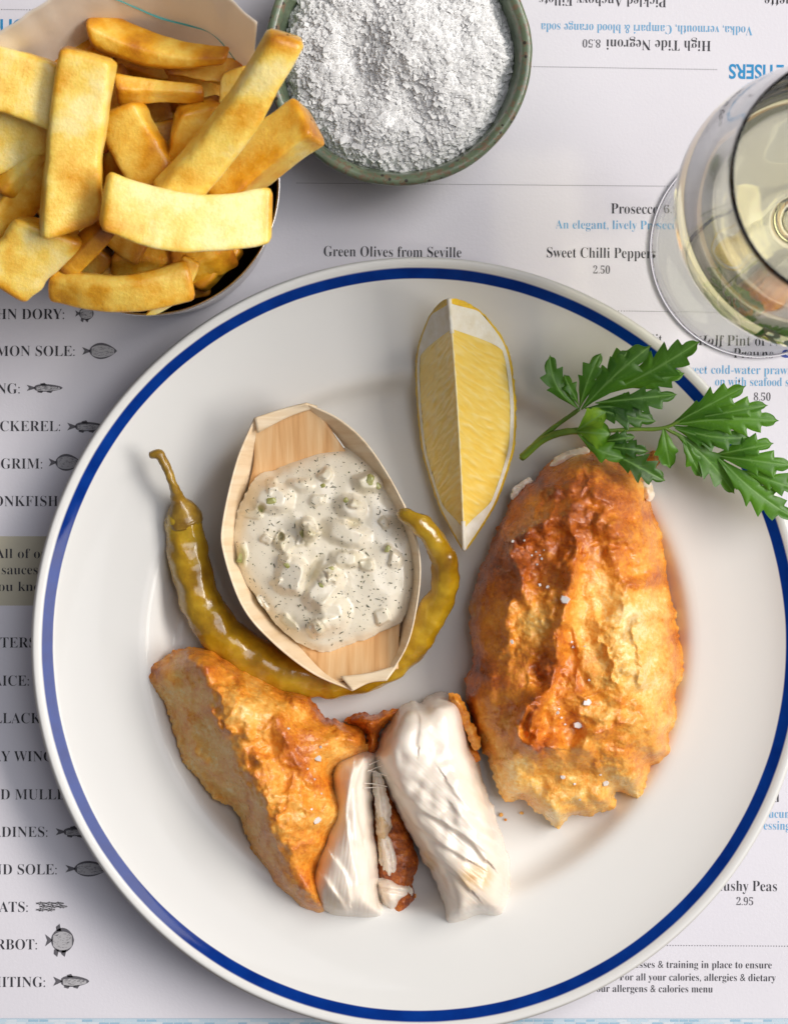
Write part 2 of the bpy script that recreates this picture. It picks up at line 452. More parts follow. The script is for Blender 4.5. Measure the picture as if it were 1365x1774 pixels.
prof = smooth_profile([(0.0001, 0.0042), (0.03, 0.0041), (0.06, 0.0042), (0.080, 0.0044), (0.0868, 0.0053), (0.0905, 0.0078), (0.0938, 0.0120), (0.0958, 0.0137), (0.0980, 0.0144), (0.104, 0.0151), (0.114, 0.0166),
                       (0.122, 0.0184), (0.1275, 0.0203), (0.1315, 0.0223), (0.1338, 0.0238), (0.1348, 0.0242), (0.1356, 0.0239), (0.1355, 0.0228), (0.133, 0.0208), (0.126, 0.0160), (0.11, 0.0115), (0.1, 0.0088),
                       (0.092, 0.0045), (0.086, 0.0012), (0.083, 0.0003), (0.080, 0.0006), (0.078, 0.0018), (0.05, 0.0020), (0.0001, 0.0020)], 150)
V, F = lathe(prof, pc, 320)
plate = mk('dinner_plate', V, F[:, ::-1], por.m, origin=pc)
tag(plate, 'round white china plate with a cobalt blue rim band holding the fish', 'plate')

# ------------------------------------------------------------------ organic sheet builder
def blob(outline, zb, H, edge, step=1.7, ridges=(), steps=(), mounds=(), jag=(2.5, 0.06), low=(0.0, 0.02), fine=((0.12, 0.0006), (0.35, 0.00025)),
         pw=(2.0, 2.0), tilt=None, seed=0.0, drop=0.012, inset=5.0, npts=260, jitter=0.5, zfun=None, sharp=0, folds=0, octs=1, soft=45, frill=.45):
    """a lump with the given outline (pixels): dome + ridges + noise. returns V, F, dict(xy, d, brown)"""
    ol = np.asarray(outline, float) if sharp else catmull(outline, npts, True)
    if sharp: ol = np.concatenate([np.linspace(ol[i], ol[(i + 1) % len(ol)], 8, endpoint=False) for i in range(len(ol))])
    T = np.roll(ol, -1, 0) - np.roll(ol, 1, 0); Nn = np.stack([T[:, 1], -T[:, 0]], 1); Nn /= np.linalg.norm(Nn, axis=1)[:, None] + 1e-9
    ol = ol + Nn * (n2(ol, jag[1], seed + 3, 4) * jag[0] + frill * jag[0] * n2(ol, jag[1] * 4.2, seed + 4, 2))[:, None]
    lo = ol.min(0) - 2; hi = ol.max(0) + 2
    xs = np.arange(lo[0], hi[0], step); ys = np.arange(lo[1], hi[1], step); nx, ny = len(xs), len(ys)
    X, Y = np.meshgrid(xs, ys, indexing='ij'); p = np.stack([X.ravel(), Y.ravel()], 1)
    ins = inside(p, ol).reshape(nx, ny)
    cell = ins[:-1, :-1] & ins[1:, :-1] & ins[:-1, 1:] & ins[1:, 1:]
    # keep only the largest solid region: drop cells touching by corners is unnecessary here
    use = np.zeros((nx, ny), int)
    for a in (0, 1):
        for b in (0, 1): use[a:nx - 1 + a, b:ny - 1 + b] += cell
    vmask = use > 0; bnd = vmask & (use < 4)
    idx = -np.ones((nx, ny), int); idx[vmask] = np.arange(vmask.sum())
    p = p[vmask.ravel()]; isb = bnd[vmask]
    d, near, _, _ = polydist(p, ol, True)
    inward = p - near; inward /= np.linalg.norm(inward, axis=1)[:, None] + 1e-9
    p = p.copy(); p[isb] = near[isb]; d = d.copy(); d[isb] = 0
    i, j = np.nonzero(cell)
    F = np.stack([idx[i, j], idx[i, j + 1], idx[i + 1, j + 1], idx[i + 1, j]], 1)
    x = np.clip(d / edge, 0, 1); dome = (1 - (1 - x) ** pw[0]) ** (1 / pw[1])
    z = zb + H * dome; brown = np.zeros(len(p))
    Zg = np.zeros((nx, ny)); Mg = vmask.astype(float); Bg = np.zeros((nx, ny), bool); Zg[vmask] = z; Bg[vmask] = isb; Z0 = Zg.copy()
    def box3(a): b = a.copy(); b[1:] += a[:-1]; b[:-1] += a[1:]; c = b.copy(); c[:, 1:] += b[:, :-1]; c[:, :-1] += b[:, 1:]; return c
    for _ in range(soft):
        Zg = np.where(vmask, box3(Zg * Mg) / np.maximum(box3(Mg), 1), 0); Zg[Bg] = Z0[Bg]
    z = Zg[vmask]
    em = sstep(0, 14, d)
    if zfun is not None: z = z + zfun(p) * dome
    if tilt is not None:
        c = ol.mean(0); z = z + ((p - c) @ np.array(tilt)) * 0.0002
    for r in ridges:
        dd, _, sd, par = polydist(p, catmull(r['p'], 40) if len(r['p']) > 2 else r['p'])
        wob = 1 + r.get('wob', 0.4) * n2(p, 0.05, seed + 9, octs)
        wv = np.where(sd > 0, r['w'], r.get('w2', r['w'])) * np.clip(wob, 0.4, 2)
        g = np.exp(-(dd / wv) ** 2)
        z = z + r['h'] * g * em * (1 + (.5 if octs > 1 else .2) * n2(p, 0.03, seed + 5, octs)); brown = brown + r.get('b', 0) * g
    for s in steps:      # drop on one side of a line
        dd, _, sd, par = polydist(p, catmull(s['p'], 40))
        sgn = np.where(sd > 0, dd, -dd) + s.get('wob', 4) * n2(p, 0.04, seed + 2)
        g = sstep(0, s['w'], sgn) * np.exp(-(dd / s.get('reach', 200)) ** 4)
        z = z - s['h'] * g * em; brown = brown + s.get('b', 0) * g
    for m in mounds:
        a = radians(m.get('rot', 0)); q = p - np.array(m['c']) + m.get('warp', 3.0) * np.stack([n2(p, .05, seed + 31, 2), n2(p, .05, seed + 37, 2)], 1); u = (q[:, 0] * cos(a) + q[:, 1] * sin(a)) / m['r'][0]; v = (-q[:, 0] * sin(a) + q[:, 1] * cos(a)) / m['r'][1]
        rr = (np.abs(u) ** m.get('n', 2) + np.abs(v) ** m.get('n', 2)) ** (1 / m.get('n', 2))
        g = 1 - sstep(m.get('in', 0.2), 1.0, rr); z = z + m['h'] * g * (1 + m.get('tx', 0) * u + m.get('ty', 0) * v); brown = brown + m.get('b', 0) * g
    z = z + low[0] * n2(p, low[1], seed + 7, octs) * em
    z = np.maximum(z, zb * 0.6)
    V = PV(p, z)
    crisp = np.clip(0.45 + 0.75 * n2(p, 0.016, seed + 11, 3) + 0.5 * np.clip(brown, 0, 1) + .3 * np.exp(-(d / 12) ** 2), 0.08, 1)
    if folds:
        rn = np.clip(1 - np.abs(perlin(np.stack([p[:, 0] * .017 + .25 * n2(p, .03, seed), p[:, 1] * .013, np.full(len(p), seed + 2.2)], 1))) * 1.5, 0, 1) ** 3.2
        mk_ = sstep(-.15, .35, n2(p, .009, seed + 21, 2))
        V[:, 2] += folds * rn * mk_ * em; brown = brown + .30 * rn * mk_
    for f, a in fine:
        q = np.stack([p[:, 0] * f, p[:, 1] * f, z / K * f + seed], 1)
        g = np.minimum(1, 0.4 + em) * (1 if f < .05 else crisp)
        V[:, 2] += a * fbm(q, octs if f < .07 else 3) * g
        V[:, 0] += jitter * a * fbm(q + 40, 2); V[:, 1] += jitter * a * fbm(q + 80, 2)
    # skirt and underside
    bi = np.nonzero(isb)[0]; remap = -np.ones(len(p), int); remap[bi] = np.arange(len(bi)) + len(p)
    low_p = p[bi] + inward[bi] * inset; zl = np.full(len(bi), max(zb - drop, 0.0035))
    Vl = PV(low_p, zl)
    E = np.concatenate([F[:, [0, 1]], F[:, [1, 2]], F[:, [2, 3]], F[:, [3, 0]]])
    key = E.min(1).astype(np.int64) * 10 ** 7 + E.max(1); u_, ct, first = None, None, None
    u_, first, ct = np.unique(key, return_index=True, return_counts=True)
    be = E[first[ct == 1]]
    ok = (remap[be[:, 0]] >= 0) & (remap[be[:, 1]] >= 0); be = be[ok]
    Fw = np.stack([be[:, 1], be[:, 0], remap[be[:, 0]], remap[be[:, 1]]], 1)
    c = len(p) + len(bi); cen = Vl.mean(0)
    Fc = np.stack([remap[be[:, 1]], remap[be[:, 0]], np.full(len(be), c), np.full(len(be), c)], 1)
    V = np.concatenate([V, Vl, cen[None]])
    F4 = np.concatenate([F, Fw])
    F = F4.tolist() + [[int(q[0]), int(q[1]), int(c)] for q in Fc]
    ext = lambda a: np.concatenate([a, a[bi], [a.mean()]])
    return V, F, dict(xy=np.concatenate([p, p[bi], p.mean(0)[None]]), d=ext(d), brown=ext(brown), z=V[:, 2], crisp=ext(crisp))

def spots(xy, lst):
    b = np.zeros(len(xy))
    for (x, y, r, v) in lst: b += v * np.exp(-(((xy[:, 0] - x) ** 2 + (xy[:, 1] - y) ** 2) / (r * r)))
    return b

# ------------------------------------------------------------------ food materials
bat = M('fried_batter', rough=0.4, Specular_IOR_Level=0.5, Coat_Weight=0.4, Coat_Roughness=0.18)
f = bat.math('ADD', bat.attr('brown'), bat.math('MULTIPLY', bat.math('SUBTRACT', bat.noise(120, 6, 0.62), 0.5), 0.42))
f = bat.math('ADD', f, bat.math('MULTIPLY', bat.math('SUBTRACT', bat.noise(750, 5, 0.75), 0.5), 0.7))
bat.color(bat.ramp(f, [(0.0, (0.94, 0.70, 0.34)), (0.18, (0.90, 0.50, 0.11)), (0.40, (0.80, 0.295, 0.024)), (0.62, (0.56, 0.14, 0.010)), (0.85, (0.28, 0.052, 0.005)), (1.0, (0.10, 0.022, 0.004))]))
cr = bat.attr('crisp')
bat.bump(bat.math('MULTIPLY', bat.noise(300, 4, 0.6), cr), 0.0003, 0.35).bump(bat.math('MULTIPLY', bat.voro(420, 'SMOOTH_F1'), bat.math('ADD', cr, 0.15)), 0.0005, 0.55).bump(bat.noise(1100, 5, 0.7), 0.0006, 0.7)
bat.rough(bat.ramp(bat.noise(300, 3), [(0.3, (0.22,) * 3), (0.7, (0.5,) * 3)]))
bat.sss(0.05, 0.002, (1, 0.45, 0.15))

flesh = M('white_fish_flesh', (0.80, 0.755, 0.69), 0.26, Coat_Weight=0.25, Coat_Roughness=0.15)
f = flesh.math('ADD', flesh.attr('brown'), flesh.math('MULTIPLY', flesh.math('SUBTRACT', flesh.noise(130, 4), 0.5), 0.3))
flesh.color(flesh.ramp(f, [(0.0, (0.86, 0.785, 0.695)), (0.35, (0.80, 0.68, 0.56)), (0.6, (0.70, 0.50, 0.28)), (0.85, (0.52, 0.25, 0.06)), (1, (0.3, 0.12, 0.04))]))
flesh.bump(flesh.noise(900, 3), 0.00005, 0.4)
_mp = flesh.n('ShaderNodeMapping'); _mp.inputs['Rotation'].default_value = (0, 0, radians(38)); _mp.inputs['Scale'].default_value = (60, 700, 60); flesh.l(flesh.coord(), _mp.inputs[0]); flesh.bump(flesh.noise(1.0, 3, vec=_mp.outputs[0]), 0.00006, 0.4)
flesh.sss(0.35, 0.002, (1, 0.65, 0.45))

# ------------------------------------------------------------------ large battered fillet (right)
ol = [(955, 800), (985, 782), (1030, 776), (1075, 790), (1105, 800), (1128, 838), (1128, 872), (1142, 915), (1150, 965), (1155, 1005), (1170, 1050), (1172, 1085), (1182, 1140), (1178, 1175), (1168, 1200), (1172, 1240), (1160, 1275),
      (1160, 1305), (1130, 1330), (1118, 1362), (1110, 1388), (1088, 1375), (1068, 1378), (1060, 1398), (1020, 1412), (985, 1415), (965, 1440), (950, 1425), (920, 1400), (905, 1385), (880, 1388), (862, 1368), (850, 1340),
      (838, 1300), (822, 1262), (810, 1225), (806, 1175), (818, 1140), (812, 1075), (822, 1020), (830, 985), (850, 945), (865, 905), (885, 870), (905, 845), (930, 825)]
cen_r = [(998, 968), (985, 1010), (975, 1060), (968, 1110), (960, 1160), (940, 1210), (925, 1250)]
V, F, I = blob(ol, 0.013, 0.027, 115, step=1.6, jag=(4.5, 0.06), low=(0.0024, 0.022), folds=0.0016, octs=2, fine=((0.025, 0.0009), (0.06, 0.00022), (0.15, 0.00024), (0.34, 0.00011)), pw=(2.1, 1.7), seed=1, npts=420, drop=0.009, jitter=0.5,
   ridges=[dict(p=cen_r, w=22, w2=13, h=0.00783, b=0.30), dict(p=[(995, 1000), (985, 1060), (1000, 1120)], w=9, h=0.00270, b=0.1),
           dict(p=[(878, 940), (900, 1010), (880, 1060), (868, 1110)], w=9, w2=20, h=0.00567, b=0.15), dict(p=[(905, 930), (950, 905), (1010, 900), (1080, 925)], w=20, h=0.00378, b=0.2),
           dict(p=[(930, 1205), (905, 1235), (895, 1275), (930, 1300)], w=10, h=0.00567, b=0.28), dict(p=[(870, 1320), (920, 1290), (960, 1295)], w=8, w2=16, h=0.00378, b=0.2),
           dict(p=[(1060, 960), (1090, 1010), (1130, 1010)], w=16, h=0.00270, b=0.25), dict(p=[(940, 850), (1000, 845), (1060, 870)], w=14, h=0.00297, b=0.2),
           dict(p=[(1020, 1240), (1080, 1250), (1140, 1270)], w=10, w2=22, h=0.00243, b=-0.02), dict(p=[(1160, 1040), (1172, 1140), (1160, 1230)], w=9, h=0.00203, b=0.25)],
   mounds=[dict(c=(930, 1060), r=(60, 95), h=0.00405, rot=8), dict(c=(1085, 1120), r=(75, 140), h=0.00378), dict(c=(990, 1350), r=(120, 60), h=-0.00810, b=0), dict(c=(1000, 890), r=(110, 60), h=0.00135),
           dict(c=(945, 1165), r=(35, 45), h=-0.00405, b=0.15), dict(c=(985, 1270), r=(30, 60), h=-0.00473, b=0.1)])
xy = I['xy']; z = I['z']
br = 0.37 + 0.55 * I['brown'] + 0.12 * n2(xy, 0.010, 4, 2) + 0.10 * n2(xy, 0.04, 8, 3) + 0.07 * n2(xy, 0.16, 3, 3)
br += spots(xy, [(1000, 870, 120, .24), (850, 1010, 60, .25), (835, 1170, 55, .3), (900, 960, 60, .2), (1100, 1090, 85, -.30), (1130, 1190, 60, -.16), (925, 1060, 45, -.16), (880, 1190, 50, -.1), (985, 1370, 90, -.10),  # pale spots right of centre: lighter batter plus a highlight put into the colour
                 (870, 1345, 45, -.22), (1090, 1370, 50, -.2), (965, 1430, 30, -.3), (1120, 840, 28, -.32), (985, 786, 26, -.45), (1100, 890, 50, .1), (1165, 1110, 30, .25), (1075, 1290, 60, .05), (930, 1150, 40, .2), (935, 1270, 45, .2)])
br += 0.10 * np.exp(-(I['d'] / 10) ** 2) * n2(xy, 0.05, 6, 2)
fil = mk('battered_fillet', V, F, bat.m, attrs=dict(brown=np.clip(br, 0, 1), crisp=I['crisp']))
tag(fil, 'large whole golden battered fish fillet on the right of the plate', 'fried fish')

def crumb(parent, name, outline, zb, H, mat, b0, seed, edge=14, **kw):
    V, F, I = blob(outline, zb, H, edge, step=kw.pop('step', 1.5), jag=kw.pop('jag', (2.2, 0.12)), low=(0.0012, 0.06), fine=((0.12, 0.0004), (0.3, 0.00012)), seed=seed, drop=kw.pop('drop', 0.006), inset=2, npts=90, **kw)
    a = b0 + 0.18 * n2(I['xy'], 0.08, seed, 3) + 0.5 * I['brown']
    return mk(name, V, F, mat, parent=parent, attrs=dict(brown=np.clip(a, 0, 1), crisp=np.ones(len(V))))
crumb(fil, 'exposed_flesh', [(952, 806), (968, 788), (1000, 776), (1022, 776), (1012, 788), (985, 796), (968, 808)], 0.020, 0.006, flesh.m, 0.28, 21)
crumb(fil, 'exposed_flesh', [(884, 862), (892, 842), (915, 828), (922, 834), (905, 848), (895, 862)], 0.014, 0.006, flesh.m, 0.15, 22)
crumb(fil, 'exposed_flesh', [(1108, 838), (1128, 836), (1132, 860), (1122, 868), (1110, 856)], 0.022, 0.005, flesh.m, 0.35, 23)
crumb(fil, 'exposed_flesh', [(1120, 1286), (1146, 1282), (1148, 1292), (1128, 1297)], 0.019, 0.004, flesh.m, 0.25, 24)
crumb(fil, 'batter_scrap', [(1120, 795), (1132, 780), (1141, 792), (1138, 810), (1126, 812)], 0.018, 0.007, bat.m, 0.5, 25)

# ------------------------------------------------------------------ broken battered piece (left)
lroot = empty('broken_fillet', P(480, 1370, 0.006), 'broken piece of battered fish torn open to white flesh, lower left on the plate', 'fried fish')
ol = [(254, 1168), (270, 1145), (290, 1133), (318, 1122), (352, 1121), (390, 1135), (420, 1152), (455, 1172), (490, 1192), (530, 1200), (546, 1222), (560, 1238), (590, 1250), (618, 1262), (634, 1282), (640, 1300),
      (612, 1322), (588, 1330), (584, 1358), (596, 1382), (608, 1405), (600, 1430), (580, 1455), (568, 1485), (556, 1510), (566, 1535), (570, 1568), (556, 1590), (535, 1580), (512, 1568), (480, 1540), (458, 1505), (440, 1480), (425, 1440), (405, 1402),
      (375, 1385), (355, 1362), (340, 1342), (318, 1320), (312, 1300), (305, 1270), (292, 1240), (285, 1215), (268, 1195)]
V, F, I = blob(ol, 0.013, 0.025, 85, step=1.6, jag=(4.0, 0.06), low=(0.0022, 0.022), folds=0.0013, octs=2, fine=((0.025, 0.0009), (0.06, 0.00022), (0.15, 0.00022), (0.34, 0.00010)), pw=(2.0, 1.6), seed=31, npts=420, drop=0.009, jitter=0.5,
   ridges=[dict(p=[(330, 1140), (375, 1180), (395, 1240), (425, 1300), (445, 1370), (470, 1440)], w=16, w2=30, h=0.0045, b=0.1), dict(p=[(490, 1195), (530, 1212), (575, 1248), (625, 1278)], w=16, h=0.0030, b=0.42),
           dict(p=[(480, 1250), (500, 1290), (520, 1330), (560, 1360)], w=16, h=0.0028, b=0.34), dict(p=[(365, 1230), (380, 1262), (400, 1268)], w=7, h=0.003, b=0.3),
           dict(p=[(428, 1360), (436, 1400), (432, 1420)], w=8, h=0.0026, b=0.22), dict(p=[(590, 1432), (608, 1406)], w=9, h=0.0025, b=0.25)],
   steps=[dict(p=[(318, 1120), (368, 1185), (385, 1240), (415, 1305), (432, 1380), (465, 1470), (490, 1540)], w=42, h=0.0072, reach=150, b=0.04)],
   mounds=[dict(c=(450, 1225), r=(80, 60), h=0.003, rot=35), dict(c=(500, 1390), r=(60, 60), h=0.002)])
xy = I['xy']
br = 0.36 + 0.6 * I['brown'] + 0.10 * n2(xy, 0.010, 14, 2) + 0.10 * n2(xy, 0.04, 18, 3) + 0.07 * n2(xy, 0.16, 13, 3)
br += spots(xy, [(320, 1210, 70, -.20), (345, 1320, 70, -.22), (410, 1420, 60, -.18), (450, 1500, 50, -.14), (440, 1220, 60, -.12), (585, 1300, 40, -.14), (340, 1230, 50, .04), (335, 1320, 45, .03), (520, 1300, 55, .15), (480, 1500, 70, .08), (262, 1165, 18, .25), (540, 1560, 40, .1), (600, 1350, 30, -.22), (570, 1480, 40, -.10), (385, 1150, 50, .06)])  # paler spots down the left flank lift its shade through the colour
mk('batter_crust', V, F, bat.m, parent=lroot, attrs=dict(brown=np.clip(br, 0, 1), crisp=I['crisp']))

ol = [(600, 1305), (650, 1300), (652, 1330), (645, 1370), (648, 1430), (656, 1500), (658, 1550), (668, 1586), (640, 1592), (600, 1592), (575, 1588), (550, 1575), (530, 1540), (545, 1480), (570, 1400), (570, 1330)]
edge0 = lambda p, h, w=16, b=.03: dict(p=p, w=w * 1.2, w2=4.5, h=h * .8, b=b, wob=.25)
V, F, I = blob(ol, 0.011, 0.020, 50, step=1.5, jag=(3.0, 0.045), frill=.12, low=(0.0006, 0.012), fine=((0.03, 0.0003),), pw=(2.0, 2.0), seed=41, npts=300,
   ridges=[edge0([(630, 1312), (614, 1360), (616, 1410), (626, 1450)], .0026, 18, .1), edge0([(612, 1330), (600, 1390), (602, 1450), (622, 1530)], .0016, 16), edge0([(640, 1440), (648, 1500), (652, 1560)], .0014, 12),
           edge0([(580, 1490), (598, 1520), (606, 1560)], .0013, 14), edge0([(560, 1520), (580, 1548), (600, 1580)], .0012, 12)])
g2 = I['xy']; d2 = np.stack([(g2[:, 0] + .12 * g2[:, 1]) * .30, g2[:, 1] * .012, np.full(len(g2), 6.)], 1); f2 = fbm(d2, 2)
V[:, 2] += .00009 * f2 * sstep(0, 10, I['d'])
a = 0.05 + I['brown'] + .08 * f2 + spots(I['xy'], [(590, 1588, 40, .28), (640, 1592, 25, .2), (560, 1560, 30, .3)])
mk('white_flesh', V, F, flesh.m, parent=lroot, attrs=dict(brown=np.clip(a, 0, 1)))
# torn cavity: skin, batter lining and small shreds behind the break
crumb(lroot, 'batter_lining', [(640, 1310), (668, 1330), (690, 1400), (708, 1440), (724, 1490), (716, 1530), (718, 1560), (702, 1595), (685, 1600), (670, 1575), (655, 1520), (645, 1420)], 0.0085, 0.006, bat.m, 0.72, 51, edge=22)
crumb(lroot, 'fish_skin', [(642, 1325), (660, 1340), (668, 1380), (680, 1420), (672, 1470), (660, 1500), (652, 1440), (648, 1380)], 0.013, 0.008, flesh.m, 0.55, 52, edge=20)
crumb(lroot, 'white_flake', [(646, 1336), (662, 1346), (672, 1380), (678, 1416), (668, 1440), (656, 1420), (648, 1380)], 0.016, 0.007, flesh.m, 0.10, 57, edge=14, ridges=[dict(p=[(656, 1346), (664, 1390), (664, 1430)], w=4, h=-0.0016)])
crumb(lroot, 'white_flake', [(656, 1440), (672, 1436), (686, 1462), (692, 1500), (684, 1524), (668, 1516), (658, 1480)], 0.0125, 0.007, flesh.m, 0.22, 58, edge=14, ridges=[dict(p=[(664, 1446), (674, 1480), (680, 1516)], w=4, h=-0.0015)])
crumb(lroot, 'white_flake', [(652, 1530), (672, 1518), (700, 1528), (716, 1545), (700, 1560), (682, 1582), (664, 1570)], 0.011, 0.008, flesh.m, 0.18, 53, edge=16,
      ridges=[dict(p=[(655, 1540), (690, 1545), (710, 1548)], w=4, h=-0.002)])
crumb(lroot, 'batter_shred', [(596, 1248), (622, 1234), (650, 1236), (690, 1226), (694, 1240), (668, 1258), (656, 1276), (654, 1302), (634, 1316), (636, 1280), (622, 1262)], 0.012, 0.012, bat.m, 0.62, 55, edge=20, jag=(4, 0.08))
crumb(lroot, 'batter_shred', [(676, 1590), (690, 1574), (708, 1560), (720, 1548), (720, 1570), (706, 1590), (690, 1602)], 0.008, 0.007, bat.m, 0.35, 56)
for k in range(5):   # thin connective strands
    a_, b_ = P(636 + random.uniform(-6, 8), 1318 + k * 11 + random.uniform(-8, 8), 0.026), P(668 + random.uniform(-6, 6), 1310 + k * 16 + random.uniform(-9, 9), 0.026)
    m_ = (a_ + b_) / 2 - [0, 0, 0.002]
    V, F = tube(catmull([a_, m_, b_], 12), 0.00012, 6); mk('strand', V, F, flesh.m, parent=lroot, attrs=dict(brown=np.full(len(V), 0.1)))

# ------------------------------------------------------------------ white flake of fish broken off
croot = empty('fish_flake', P(770, 1400, 0.006), 'thick white flake of fish lying between the two battered pieces', 'fish')
ol = [(648, 1312), (655, 1286), (672, 1252), (692, 1226), (716, 1214), (730, 1218), (742, 1204), (764, 1198), (790, 1206), (806, 1226), (812, 1262), (826, 1310), (838, 1350), (852, 1395), (868, 1440), (880, 1485), (884, 1520), (880, 1560), (872, 1588),
      (830, 1594), (776, 1603), (768, 1570), (756, 1530), (738, 1500), (720, 1462), (700, 1428), (684, 1395), (668, 1360), (655, 1336)]
def edge(p, h, w=16, b=.03, hard=4.5): return dict(p=p, w=hard, w2=w * 1.2, h=h * .8, b=b * 1.6, wob=.25)
V, F, I = blob(ol, 0.012, 0.023, 52, step=1.5, jag=(3.0, 0.045), frill=.12, low=(0.0007, 0.010), fine=((0.03, 0.0003),), pw=(2.0, 2.2), seed=61, npts=360,
   ridges=[edge([(662, 1318), (690, 1362), (728, 1400), (770, 1424), (812, 1452), (842, 1488)], .0022, 26), edge([(684, 1370), (712, 1418), (760, 1456), (806, 1486)], .0018, 22, .05),
           edge([(714, 1436), (740, 1470), (786, 1506), (815, 1540)], .0020, 20, .06), edge([(742, 1492), (768, 1530), (790, 1562), (800, 1596)], .0016, 18, .04), edge([(776, 1352), (806, 1392), (850, 1432)], .0011, 20, .0),
           edge([(786, 1396), (822, 1434), (868, 1462)], .0009, 12, .0), edge([(778, 1430), (822, 1458), (872, 1490)], .0009, 12, .0), edge([(824, 1330), (838, 1380), (858, 1430)], .0012, 16, .0),
           edge([(722, 1218), (730, 1250), (726, 1290)], .0010, 14, .02), dict(p=[(690, 1262), (716, 1310), (770, 1360), (800, 1400)], w=30, h=0.0022)],
   mounds=[dict(c=(832, 1596), r=(60, 30), h=-0.007), dict(c=(760, 1205), r=(40, 24), h=-.004)])
g = I['xy']; dirn = np.stack([(g[:, 0] * 0.75 + g[:, 1] * 0.66) * 0.012, (g[:, 0] * -0.66 + g[:, 1] * 0.75) * 0.16, np.full(len(g), 2.0)], 1)
fa = .25 + .75 * sstep(1300, 1420, g[:, 1] + .35 * (g[:, 0] - 760)); fw = fbm(dirn, 2); ff = fbm(dirn * [1.6, 2.6, 1], 2)
V[:, 2] += (0.00010 * fw + 0.00007 * ff) * fa * sstep(0, 10, I['d'])
a = 0.05 + I['brown'] + .07 * fw * fa + .05 * ff * fa + .05 * n2(g, .02, 4, 2) + spots(g, [(830, 1512, 26, .45), (800, 1530, 34, .26), (855, 1540, 30, .25), (745, 1500, 16, .5), (735, 1480, 12, .3), (790, 1212, 18, .2), (850, 1590, 30, .15), (790, 1595, 20, .2), (660, 1300, 20, .05)])
mk('white_flesh', V, F, flesh.m, parent=croot, attrs=dict(brown=np.clip(a, 0, 1)))
crumb(croot, 'batter_crust', [(776, 1204), (790, 1202), (804, 1214), (812, 1240), (826, 1268), (833, 1290), (826, 1302), (818, 1296), (806, 1270), (796, 1240)], 0.024, 0.010, bat.m, 0.38, 65, edge=14, jag=(3, 0.1), drop=0.014)
crumb(croot, 'batter_crust', [(808, 1290), (822, 1296), (832, 1310), (826, 1322), (812, 1318)], 0.018, 0.006, bat.m, 0.5, 66)

# ------------------------------------------------------------------ flaky salt on the fish
saltm = M('salt_crystal', (0.90, 0.89, 0.88), 0.22, Transmission_Weight=0.25)
saltm.sss(0.4, 0.0012, (1, 0.95, 0.9))
bpy.context.view_layer.update()
dg = bpy.context.evaluated_depsgraph_get()
from mathutils import Vector
def drop(px, py, z0=0.09):
    a = P(px, py, z0); d = P(px, py, 0.0) - a
    r = scene.ray_cast(dg, Vector(a), Vector(d).normalized())
    return np.array(r[1]) if r[0] else P(px, py, 0.03)
def salt_flake(px, py, size, label, group):
    c = drop(px, py); n = random.randint(4, 6); a0 = random.uniform(0, 6.28)
    pts = [(cos(a0 + 2 * pi * i / n) * size * random.uniform(.55, 1), sin(a0 + 2 * pi * i / n) * size * random.uniform(.5, .9)) for i in range(n)]
    tx, ty = random.uniform(-.35, .35), random.uniform(-.35, .35); h = size * 0.45
    V = [(c[0] + x, c[1] + y, c[2] + x * tx + y * ty + 0.0001) for x, y in pts] + [(c[0] + x * .8, c[1] + y * .8, c[2] + x * tx + y * ty + h) for x, y in pts]
    F = [list(range(n))[::-1], list(range(n, 2 * n))] + [[i, (i + 1) % n, n + (i + 1) % n, n + i] for i in range(n)]
    tag(mk('salt_flake', np.array(V), F, saltm.m, smooth=False), label, 'salt', group)
gl = 'salt flakes on the large fillet'
for x, y, s in ((888, 938, 4), (908, 936, 2.5), (921, 962, 2.4), (928, 956, 2.2), (935, 962, 2), (938, 968, 3), (930, 978, 2.6), (942, 953, 2), (886, 1112, 5.5), (935, 1013, 5), (948, 1017, 5), (993, 1120, 4.5), (990, 1112, 3),
                (1012, 1120, 2.6), (966, 1235, 4.5), (972, 1243, 3), (1020, 1178, 3), (974, 1346, 5), (995, 1358, 3), (1040, 1342, 3), (1004, 1385, 2.5), (968, 1228, 2.5), (978, 1255, 3)):
    salt_flake(x, y, ln(s * 1.15, .035), 'tiny white salt crystal sprinkled on the large golden fillet', gl)
salt_flake(1017, 1217, ln(12, .035), 'biggest oval salt flake on the large fillet, low on its middle', gl)
salt_flake(1001, 1256, ln(12.5, .035), 'biggest squarish salt flake on the large fillet, just below the oval one', gl)
salt_flake(978, 1038, ln(11, .035), 'pinkish clear salt flake beside the central ridge of the large fillet', gl)
salt_flake(1048, 1356, ln(9, .03), 'broad salt flake near the bottom torn edge of the large fillet', gl)
for x, y, s in ((533, 1332, 3), (556, 1294, 3.4), (545, 1350, 2.6), (540, 1402, 2.6), (557, 1375, 2.4), (500, 1262, 3)):
    salt_flake(x, y, ln(s * 1.15, .03), 'tiny white salt crystal on the broken battered piece', 'salt flakes on the broken piece')
salt_flake(551, 1313, ln(9.5, .035), 'upper of the two big salt flakes on the broken battered piece', 'salt flakes on the broken piece')
salt_flake(549, 1421, ln(9.5, .035), 'lower of the two big salt flakes on the broken battered piece', 'salt flakes on the broken piece')

